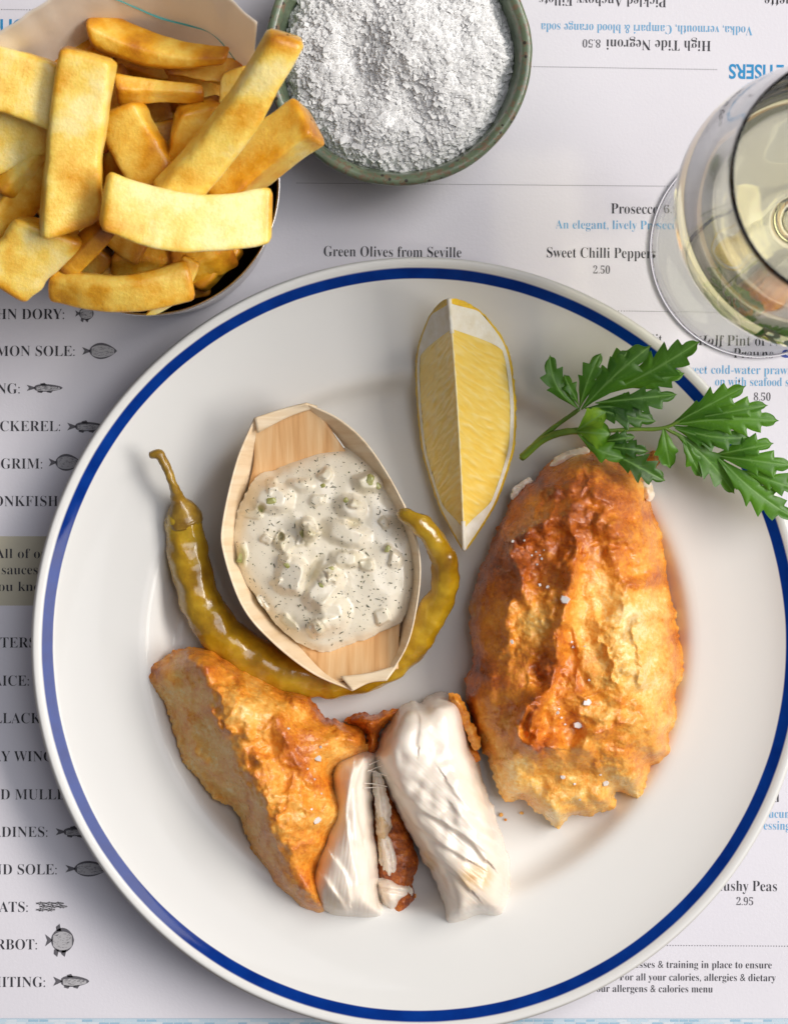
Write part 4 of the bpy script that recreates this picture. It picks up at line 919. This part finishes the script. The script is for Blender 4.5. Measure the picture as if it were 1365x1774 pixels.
V += (0.0004 * fbm(V * 60, 2))[:, None] * (np.array([1, 1, .5]))
tag(mk('stoneware_bowl', V, F[:, ::-1], glz.m, origin=bc), 'rustic speckled green stoneware bowl full of flaky salt', 'bowl')

# heap of salt flakes: crystals laid over a mound
sc_ = P(688, 95, .028); R_ = Rb * .885
na, nr_ = 420, 150
def heap(x, y):
    q = np.stack([x, y], 1); r = np.hypot(x, y) / R_
    px = q / (K * .970) * [1, -1] + [688, 95]
    z = 0.0255 + 0.010 * (1 - r ** 2) + 0.0028 * n2(px, 0.02, 4, 3)
    for (cx_, cy_, rx, ry, h) in ((615, 115, 42, 75, -.0058), (715, 190, 36, 48, -.0045), (740, 90, 70, 60, .004), (560, 90, 45, 60, .003), (660, 230, 60, 30, .003), (790, 190, 45, 45, .002)):
        z = z + h * np.exp(-(((px[:, 0] - cx_) / rx) ** 2 + ((px[:, 1] - cy_) / ry) ** 2))
    return z - 0.004 * sstep(.86, 1.0, r)
from mathutils import kdtree
aa = np.linspace(0, 2 * pi, na, endpoint=False); rr_ = np.linspace(0.001, 1.0, nr_) * R_
X = np.outer(np.cos(aa), rr_).ravel(); Y = np.outer(np.sin(aa), rr_).ravel(); Zb = heap(X, Y)
NC = 8000; cr_ = np.sqrt(rng.random(NC)) * R_; ca_ = rng.random(NC) * 2 * pi; cxy = np.stack([cr_ * np.cos(ca_), cr_ * np.sin(ca_)], 1)
kd = kdtree.KDTree(NC)
for i_, c_ in enumerate(cxy): kd.insert((c_[0], c_[1], 0), i_)
kd.balance()
own = np.array([kd.find((x_, y_, 0))[1] for x_, y_ in zip(X, Y)])
tl = rng.normal(0, .20, (NC, 2)); hh = rng.normal(0, .00013, NC)
Zb = Zb + hh[own] + np.clip(((np.stack([X, Y], 1) - cxy[own]) * tl[own]).sum(1), -.0006, .0006)
base = np.stack([X + sc_[0], Y + sc_[1], Zb], 1); Fbase = gridF(na, nr_, True)[:, ::-1]
lowr = np.stack([np.cos(aa) * R_ * .98 + sc_[0], np.sin(aa) * R_ * .98 + sc_[1], np.full(na, .014)], 1); cent = np.array([[sc_[0], sc_[1], .014]])
k_ = np.arange(na); k2_ = (k_ + 1) % na; b0_ = len(base)
Fbase = np.concatenate([Fbase, np.stack([k_ * nr_ + nr_ - 1, b0_ + k_, b0_ + k2_, k2_ * nr_ + nr_ - 1], 1), np.stack([b0_ + k_, np.full(na, b0_ + na), np.full(na, b0_ + na), b0_ + k2_], 1)[:, [0, 1, 3, 3]][:, [0, 1, 2, 3]][:0]])
base = np.concatenate([base, lowr, cent]); Fcap = [[b0_ + int(a_), b0_ + na, b0_ + int(b_)] for a_, b_ in zip(k_, k2_)]
NF = 8000
rad_f = np.sqrt(rng.random(NF)) * R_ * 0.99; an = rng.random(NF) * 2 * pi; fx, fy = rad_f * np.cos(an), rad_f * np.sin(an)
fz = heap(fx, fy) + rng.normal(0, .0002, NF) + 0.0003
size = 0.00036 + 0.0008 * rng.random(NF) ** 2.6 + (rng.random(NF) < .03) * 0.0004
cube = np.array([(x, y, z) for z in (-1, 1) for y in (-1, 1) for x in (-1, 1)], float)
cq = np.array([(0, 2, 3, 1), (4, 5, 7, 6), (0, 1, 5, 4), (2, 6, 7, 3), (0, 4, 6, 2), (1, 3, 7, 5)])
spin = rng.uniform(0, 2 * pi, NF)
loc = cube[None] * np.stack([np.ones(NF), rng.uniform(.5, 1, NF), rng.uniform(.18, .7, NF)], 1)[:, None] * size[:, None, None]
loc *= (1 + rng.uniform(-.35, .25, (NF, 8, 1)))
loc[..., 0], loc[..., 1] = loc[..., 0] * np.cos(spin)[:, None] - loc[..., 1] * np.sin(spin)[:, None], loc[..., 0] * np.sin(spin)[:, None] + loc[..., 1] * np.cos(spin)[:, None]
ax_ = rng.normal(size=(NF, 3)); ax_[:, 2] *= .6; ax_ /= np.linalg.norm(ax_, axis=1)[:, None]; ang = rng.normal(0, .22, NF)
c_, s_ = np.cos(ang)[:, None, None], np.sin(ang)[:, None, None]; A3 = np.broadcast_to(ax_[:, None], loc.shape)
rot = loc * c_ + np.cross(A3, loc) * s_ + A3 * (A3 * loc).sum(2, keepdims=True) * (1 - c_)
fl = rot + np.stack([fx + sc_[0], fy + sc_[1], fz], 1)[:, None]
Vall = np.concatenate([base, fl.reshape(-1, 3)]); Fall = np.concatenate([Fbase, (cq[None] + (np.arange(NF) * 8)[:, None, None] + len(base)).reshape(-1, 4)]).tolist() + Fcap
salt2 = M('sea_salt', (0.99, 0.985, 0.98), 0.45, Specular_IOR_Level=0.3); salt2.sss(0.5, 0.004, (1, 0.98, 0.96))
so = mk('sea_salt', Vall, Fall, salt2.m, smooth=False, face=None)
tag(so, 'heap of coarse white sea salt flakes filling the green bowl', 'salt', kind='stuff')

# ------------------------------------------------------------------ metal cup with paper liner and chips
steel = M('steel', (0.62, 0.60, 0.58), 0.24, Metallic=1.0); steel.bump(steel.noise(30, 2), 0.0006, .3)
CH = 0.072
cc = P(256, 318, CH); cc[2] = 0; cR = ln(228, CH)
cc0 = cc + np.array([0.0012, -0.001, 0])
prof = [(0.0001, 0.0006), (cR * .86, 0.0006), (cR * .88, 0.002), (cR * .995, CH - .003), (cR * 1.004, CH - .0012), (cR * 1.006, CH - .0004), (cR * 1.0, CH), (cR * .988, CH - .0006), (cR * .984, CH - .003), (cR * .868, 0.003), (cR * .85, 0.0018), (0.0001, 0.0018)]
V, F = lathe(prof, cc, 200)
cupo = mk('metal_cup', V, F[:, ::-1], steel.m, origin=cc)
tag(cupo, 'small round steel cup piled with chunky chips', 'cup')

lin = M('greaseproof_paper', (0.76, 0.68, 0.58), 0.5); lin.color(lin.ramp(lin.noise(35, 5), [(0.3, (0.88, 0.81, 0.72)), (0.7, (0.92, 0.87, 0.80))])).bump(lin.noise(60, 4, .6), 0.0015, 0.35)
tlm = lin.n('ShaderNodeBsdfTranslucent'); tlm.inputs[0].default_value = (0.92, 0.82, 0.70, 1); mxs = lin.n('ShaderNodeMixShader'); mxs.inputs[0].default_value = .5
lin.l(lin.b.outputs[0], mxs.inputs[1]).l(tlm.outputs[0], mxs.inputs[2]).l(mxs.outputs[0], lin.out.inputs[0])
topc = catmull(PP([(-95, 180, .100), (-45, 92, .108), (0, 57, .112), (80, 0, .116), (170, -45, .118), (280, -62, .120), (370, -20, .118), (447, 37, .115)]), 90)
angs = np.radians(np.linspace(172, 38, 90)); rb_ = cR * .965
botc = np.stack([cc[0] + rb_ * np.cos(angs), cc[1] + rb_ * np.sin(angs), np.full(90, 0.055)], 1)
s = np.linspace(0, 1, 26)[None, :, None]
G = botc[:, None] * (1 - s) + topc[:, None] * s
out = (G - np.array([cc[0], cc[1], 0]))
G[..., 2] += 0.004 * np.sin(pi * s[..., 0]) * 1.0
wave = 0.0012 * fbm(np.stack([np.repeat(np.linspace(0, 9, 90), 26), np.tile(np.linspace(0, 1.2, 26), 90), np.full(90 * 26, 3.)], 1), 2).reshape(90, 26)
G[..., :2] += (out[..., :2] / (np.linalg.norm(out[..., :2], axis=2)[..., None])) * (wave * s[..., 0])[..., None]
du = np.gradient(G, axis=0); dv = np.gradient(G, axis=1); Nn = np.cross(du, dv); Nn /= np.linalg.norm(Nn, axis=2)[..., None]
if Nn[45, 13, 2] < 0: Nn = -Nn
Vt = (G + Nn * .00008).reshape(-1, 3); Vb2 = (G - Nn * .00008).reshape(-1, 3); N = 90 * 26; F1 = gridF(90, 26)
ring = [i * 26 for i in range(90)] + [89 * 26 + j for j in range(1, 26)] + [i * 26 + 25 for i in range(88, -1, -1)] + [j for j in range(24, 0, -1)]
Fs_ = np.array([[ring[k], ring[k] + N, ring[(k + 1) % len(ring)] + N, ring[(k + 1) % len(ring)]] for k in range(len(ring))])
liner = mk('paper_liner', np.concatenate([Vt, Vb2]), np.concatenate([F1, F1[:, ::-1] + N, Fs_]), lin.m)
tag(liner, 'cream greaseproof paper with a teal line standing up behind the chips', 'paper')
# teal line printed on the paper: found on the sheet from its own (u, v) grid
Gp = np.stack([G[..., 0] / (K * (CAM - G[..., 2]) / CAM) + CX, CY - G[..., 1] / (K * (CAM - G[..., 2]) / CAM)], -1).reshape(-1, 2)
tealm = M('teal_print', (0.05, 0.36, 0.36), 0.55)
lp = catmull([(150, -12), (200, -2), (238, 14), (280, 32), (330, 45), (368, 58), (400, 92), (424, 128)], 60)
strip = []
for q in lp:
    dd = np.linalg.norm(Gp - q, axis=1); ks = dd.argsort()[:4]; wq = 1 / (dd[ks] + .5); wq /= wq.sum()
    zz = (G.reshape(-1, 3)[ks, 2] * wq).sum(); nn = (Nn.reshape(-1, 3)[ks] * wq[:, None]).sum(0); strip.append((zz, nn))
zs = np.convolve(np.pad([a for a, _ in strip], 4, mode='edge'), np.ones(9) / 9, 'valid')
V = []
for i, q in enumerate(lp):
    t_ = lp[min(i + 1, 59)] - lp[max(i - 1, 0)]; t_ /= np.linalg.norm(t_); nr2 = np.array([-t_[1], t_[0]])
    for sg in (-1, 1): V.append(P(*(q + nr2 * 1.9 * sg), zs[i]) + np.array([0, 0, .0004]))
mk('printed_line', np.array(V), gridF(60, 2), tealm.m, parent=liner, face='up')

chipm = M('fried_chip', rough=0.4, Coat_Weight=0.3, Coat_Roughness=0.2)
f = chipm.math('ADD', chipm.attr('brown'), chipm.math('MULTIPLY', chipm.math('SUBTRACT', chipm.noise(110, 6, .68), 0.5), 0.85))
chipm.color(chipm.ramp(f, [(0.0, (0.91, 0.75, 0.31)), (0.22, (0.88, 0.62, 0.115)), (0.48, (0.75, 0.36, 0.015)), (0.75, (0.47, 0.16, 0.007)), (1, (0.16, 0.045, 0.005))]))
chipm.bump(chipm.noise(260, 5, .65), 0.0007, 0.6).bump(chipm.noise(1100, 4, .65), 0.0003, 0.7)
chipm.sss(0.25, 0.003, (1, 0.55, 0.15))
def chip(a, b, wpx, label, thick=.8, roll=0, bend=0, sag=0, brown=.22, taper=1.0, seed=0, n=5.5, wedge=0.0, group='chips in the steel cup', endb=.25, roundend=.0022):
    A, B = P(*a), P(*b); T = B - A; L_ = np.linalg.norm(T); T /= L_
    up = np.array([0, 0, 1.0]); S = np.cross(T, up); S /= np.linalg.norm(S); U = np.cross(S, T)
    cr, sr = cos(radians(roll)), sin(radians(roll)); S, U = S * cr + U * sr, U * cr - S * sr
    nl, nr = 64, 52; rs0 = np.random.default_rng(seed + 300); n = n * rs0.uniform(1.0, 1.9); zavg = (a[2] + b[2]) / 2; wd = ln(wpx, zavg) / 2; hd = wd * thick
    s = np.concatenate([[0], np.linspace(0.0, 1, nl - 2), [1]]); ang = np.linspace(0, 2 * pi, nr, endpoint=False)
    cx_ = np.sign(np.cos(ang)) * np.abs(np.cos(ang)) ** (2 / n); cy_ = np.sign(np.sin(ang)) * np.abs(np.sin(ang)) ** (2 / n)
    if wedge: cx_ = cx_ * (1 - wedge * (cy_ + 1) / 2 * 1.0)
    brown = brown + .05 + rs0.uniform(-.05, .06); e = np.minimum(s, 1 - s) * L_; ends = .80 + .20 * np.sqrt(1 - (1 - np.clip(e / roundend, 0, 1)) ** 2); ends[0] = ends[-1] = .05
    tp = 1 + (taper - 1) * s; rs_ = np.random.default_rng(seed + 100); tw = radians(rs_.uniform(-16, 16)) * (s - .5); sk = rs_.uniform(-.22, .22, 2)
    wob = 1 + .10 * fbm(np.stack([s * 2.5, s * 0 + seed, s * 0], 1), 2)
    cen = A + np.outer(s * L_, T) + np.outer(np.sin(pi * s) * ln(bend, zavg), S) - np.outer(np.sin(pi * s) * ln(sag, zavg), U)
    cen[0] -= T * .0003; cen[-1] += T * .0003
    CXx = cx_[None, :] * (1 + sk[0] * cy_[None, :]); CYy = cy_[None, :] * (1 + sk[1] * cx_[None, :]); ct, st = np.cos(tw)[:, None], np.sin(tw)[:, None]
    a1 = (ends * tp * wob * wd)[:, None] * CXx; a2 = (ends * tp * hd)[:, None] * CYy
    V = cen[:, None] + (a1 * ct - a2 * st)[..., None] * S + (a1 * st + a2 * ct)[..., None] * U
    sl0, sl1 = rs0.uniform(-.5, .5, 2) * wd; V = V + ((sl0 * np.clip(1 - s * 2.2, 0, 1) + sl1 * np.clip(s * 2.2 - 1.2, 0, 1))[:, None] * cx_[None, :] * ends[:, None])[..., None] * T
    V = V.reshape(-1, 3); off = V - np.repeat(cen, nr, 0); dn = np.linalg.norm(off, axis=1)[:, None] + 1e-9
    V = V + off / dn * (.0006 * fbm(V * 60 + seed, 2) + .00022 * fbm(V * 220, 3) * np.clip(fbm(V * 50 + 7, 2) + .3, 0, 1))[:, None]
    i = np.arange(nl - 1)[:, None]; j = np.arange(nr)[None]; j2 = (j + 1) % nr
    F = np.stack([i * nr + j, (i + 1) * nr + j, (i + 1) * nr + j2, i * nr + j2], -1).reshape(-1, 4)[:, ::-1]
    corner = np.abs(np.cos(2 * ang)) ** 1; corner = (1 - corner) ** 2
    br = brown + .06 * (corner[None, :] - .3) + (endb * np.exp(-(e / .003) ** 2))[:, None] + .30 * fbm(V * 60 + seed * 3, 4).reshape(nl, nr)
    o = mk('potato_chip', V, F, chipm.m, attrs=dict(brown=np.clip(br.ravel(), 0, 1)))
    return tag(o, label, 'chip', group)
# upper layer, one by one
chip((153, 92, .112), (122, 398, .098), 96, 'broad pale upright chip in the middle left, lying on top of the pile', roll=6, bend=6, brown=.20, seed=1, taper=1.05, thick=.7)
chip((-60, 128, .106), (110, 172, .100), 108, 'thick pale chip reaching in from the left edge under the upright chip', roll=-12, brown=.12, seed=2, bend=-8)
chip((498, 62, .118), (292, 352, .098), 66, 'long slim chip poking out past the salt bowl rim', roll=20, bend=-14, brown=.13, seed=3, taper=1.2, thick=.85, n=3.6)
chip((538, 208, .094), (372, 345, .086), 84, 'chunky chip with a curled square end beside the salt bowl', roll=-22, bend=10, brown=.22, seed=4, sag=4)
chip((178, 352, .110), (468, 380, .100), 92, 'big pale bent chip lying crosswise at the lower right of the cup', roll=8, bend=26, brown=.10, seed=5, thick=.75, taper=.92)
chip((92, 487, .086), (330, 478, .088), 66, 'curved golden wedge chip along the bottom rim of the cup', roll=28, bend=22, brown=.32, seed=6, taper=1.25, wedge=.5, n=3)
chip((332, 448, .088), (262, 545, .084), 36, 'thin pale sliver of chip hanging over the bottom rim', roll=10, bend=-12, brown=.16, seed=7, taper=.5)
chip((188, 392, .094), (112, 468, .088), 52, 'small dark orange burnt chip wedge near the bottom', roll=35, brown=.52, seed=8, wedge=.5)
chip((92, 392, .092), (2, 490, .086), 104, 'broad pale chip at the lower left hanging over the rim', roll=14, brown=.16, seed=9, endb=.35, n=3.2)
chip((112, 258, .088), (-25, 410, .084), 66, 'golden chip slanting down to the left edge behind the upright chip', roll=30, brown=.30, seed=10)
chip((100, 215, .094), (-5, 330, .090), 58, 'narrow golden chip sloping left under the thick pale chip', roll=-20, brown=.30, seed=11)
chip((110, 195, .0945), (-40, 268, .092), 92, 'wide golden chip end at the left edge below the pale one', roll=10, brown=.26, seed=12)
chip((158, 52, .092), (392, 100, .094), 84, 'big curved golden wedge at the back against the paper', roll=-30, bend=20, brown=.38, seed=13, wedge=.45, taper=.42, n=2.8)
chip((200, 150, .089), (352, 160, .088), 56, 'short golden wedge pointing right under the back wedge', roll=18, brown=.40, seed=14, taper=.5, wedge=.3, n=3)
chip((205, 188, .088), (278, 318, .088), 82, 'golden chip slanting down beside the upright chip', roll=-18, brown=.32, seed=15, n=3.6)
chip((352, 178, .088), (318, 312, .080), 80, 'square ended golden chip in the centre of the pile', roll=22, brown=.34, seed=16)
chip((412, 118, .090), (398, 215, .084), 48, 'pale chip stub behind the long slim chip', roll=-8, brown=.26, seed=17)
chip((285, 108, .083), (415, 132, .082), 42, 'thin brown chip edge tucked behind the pale stub', roll=10, brown=.46, seed=18)
chip((88, 95, .074), (190, 60, .078), 70, 'shaded golden chip deep at the back left by the paper', roll=20, brown=.42, seed=19)
chip((300, 455, .064), (392, 415, .064), 80, 'deep orange chip inside the cup at the lower right rim', roll=20, brown=.44, seed=20)
# deeper layer
gl = 'golden chip buried in the cup beneath the top layer'
for k, (a, b, wv) in enumerate((((120, 330, .068), (260, 420, .066), 80), ((230, 330, .070), (330, 260, .066), 80), ((240, 250, .072), (360, 230, .070), 70), ((160, 240, .066), (240, 150, .068), 80), ((300, 380, .070), (420, 350, .066), 80),
                                ((340, 300, .064), (440, 240, .066), 80), ((210, 430, .062), (330, 440, .060), 80), ((80, 420, .060), (180, 470, .058), 80), ((60, 300, .064), (140, 380, .062), 80), ((290, 150, .066), (420, 160, .064), 80),
                                ((200, 100, .064), (330, 120, .062), 80), ((230, 460, .058), (300, 480, .058), 70), ((300, 480, .056), (372, 432, .056), 66), ((150, 470, .056), (250, 495, .056), 60), ((365, 440, .050), (398, 370, .052), 66), ((330, 492, .058), (404, 416, .060), 62), ((390, 450, .046), (420, 350, .05), 50), ((180, 500, .056), (290, 505, .056), 46), ((260, 490, .050), (360, 480, .050), 60), ((100, 130, .064), (160, 200, .066), 90), ((250, 330, .055), (250, 180, .055), 120), ((380, 400, .055), (330, 250, .055), 120), ((150, 380, .055), (120, 230, .055), 120))):
    chip(a, b, wv, gl, roll=random.uniform(-30, 30), brown=random.uniform(.3, .42), seed=40 + k)

# ------------------------------------------------------------------ glass of white wine
gls = M('clear_glass', (1, 1, 1), 0.0, Transmission_Weight=1.0, IOR=1.47)
wn = M('white_wine', (1, 1, 1), 0.0, Transmission_Weight=1.0, IOR=1.335)
va = wn.n('ShaderNodeVolumeAbsorption'); va.inputs['Color'].default_value = (0.94, 0.87, 0.32, 1); va.inputs['Density'].default_value = 12.0; wn.l(va.outputs[0], wn.out.inputs['Volume'])
gc = P(1313, 432, 0.0)
outer = [(0.0001, 0.0011), (0.030, 0.0006), (0.0375, 0.0004), (0.0388, 0.0011), (0.0388, 0.0018), (0.0372, 0.0026), (0.028, 0.0036), (0.015, 0.0060), (0.0075, 0.0105), (0.0047, 0.018), (0.0040, 0.035), (0.0039, 0.058), (0.0046, 0.070), (0.0080, 0.0780), (0.0160, 0.0830), (0.0265, 0.0900), (0.0360, 0.1005), (0.0418, 0.114), (0.0437, 0.126), (0.0430, 0.142), (0.0405, 0.165), (0.0375, 0.188), (0.0357, 0.2035)]
inner = [(0.0353, 0.2040), (0.0349, 0.2035), (0.0366, 0.188), (0.0396, 0.165), (0.0420, 0.142), (0.0426, 0.126), (0.0407, 0.1145), (0.0349, 0.1020), (0.0256, 0.0920), (0.0155, 0.0856), (0.0075, 0.0825), (0.0001, 0.0815)]
po = smooth_profile(outer, 130); pi_ = smooth_profile(inner, 90)
V, F = lathe(np.concatenate([po, pi_]), gc, 200)
glass = mk('wine_glass', V, F[:, ::-1], gls.m, origin=gc)
tag(glass, 'stemmed clear wine glass standing at the right edge of the menu', 'glass')
lev = 0.146
ii = pi_[::-1]; ii = ii[ii[:, 1] <= lev]; ii = ii.copy(); ii[:, 0] += 0.00012; ii[:, 1] -= 0.00008; ii[0, 0] = 0.0001
rt_ = ii[-1, 0]
prof = np.concatenate([ii, [(rt_ - 0.0001, lev + 0.0006), (rt_ - 0.0008, lev + 0.0001), (rt_ - 0.002, lev - 0.0001), (0.0001, lev - 0.0001)]])
V, F = lathe(prof, gc, 160)
tag(mk('white_wine', V, F[:, ::-1], wn.m, origin=gc + np.array([0, 0, .0815])), 'pale straw white wine filling the lower bowl of the glass', 'wine')
# green lettering printed on the bowl of the glass
prm = M('green_print', (0.005, 0.10, 0.075), 0.4)
cu = bpy.data.curves.new('mark', 'FONT'); cu.body = 'ROCK'; cu.size = 1.0; cu.offset = 0.02; cu.resolution_u = 3
to = bpy.data.objects.new('mark', cu); col.objects.link(to); dg = bpy.context.evaluated_depsgraph_get()
me = bpy.data.meshes.new_from_object(to.evaluated_get(dg)); bpy.data.objects.remove(to)
v = np.empty(len(me.vertices) * 3); me.vertices.foreach_get('co', v); v = v.reshape(-1, 3)
hgt = .019; z = 0.129 + v[:, 1] * hgt / .7; r_ = np.interp(z, po[60:, 1], po[60:, 0]) + .0001; a_ = radians(243) + v[:, 0] * .0145 / r_
W = np.stack([gc[0] + r_ * np.cos(a_), gc[1] + r_ * np.sin(a_), z], 1) - gc
me.vertices.foreach_set('co', W.astype(np.float32).ravel()); me.update(); me.materials.clear(); me.materials.append(prm.m)
po_ = bpy.data.objects.new('printed_lettering', me); col.objects.link(po_); po_.parent = glass
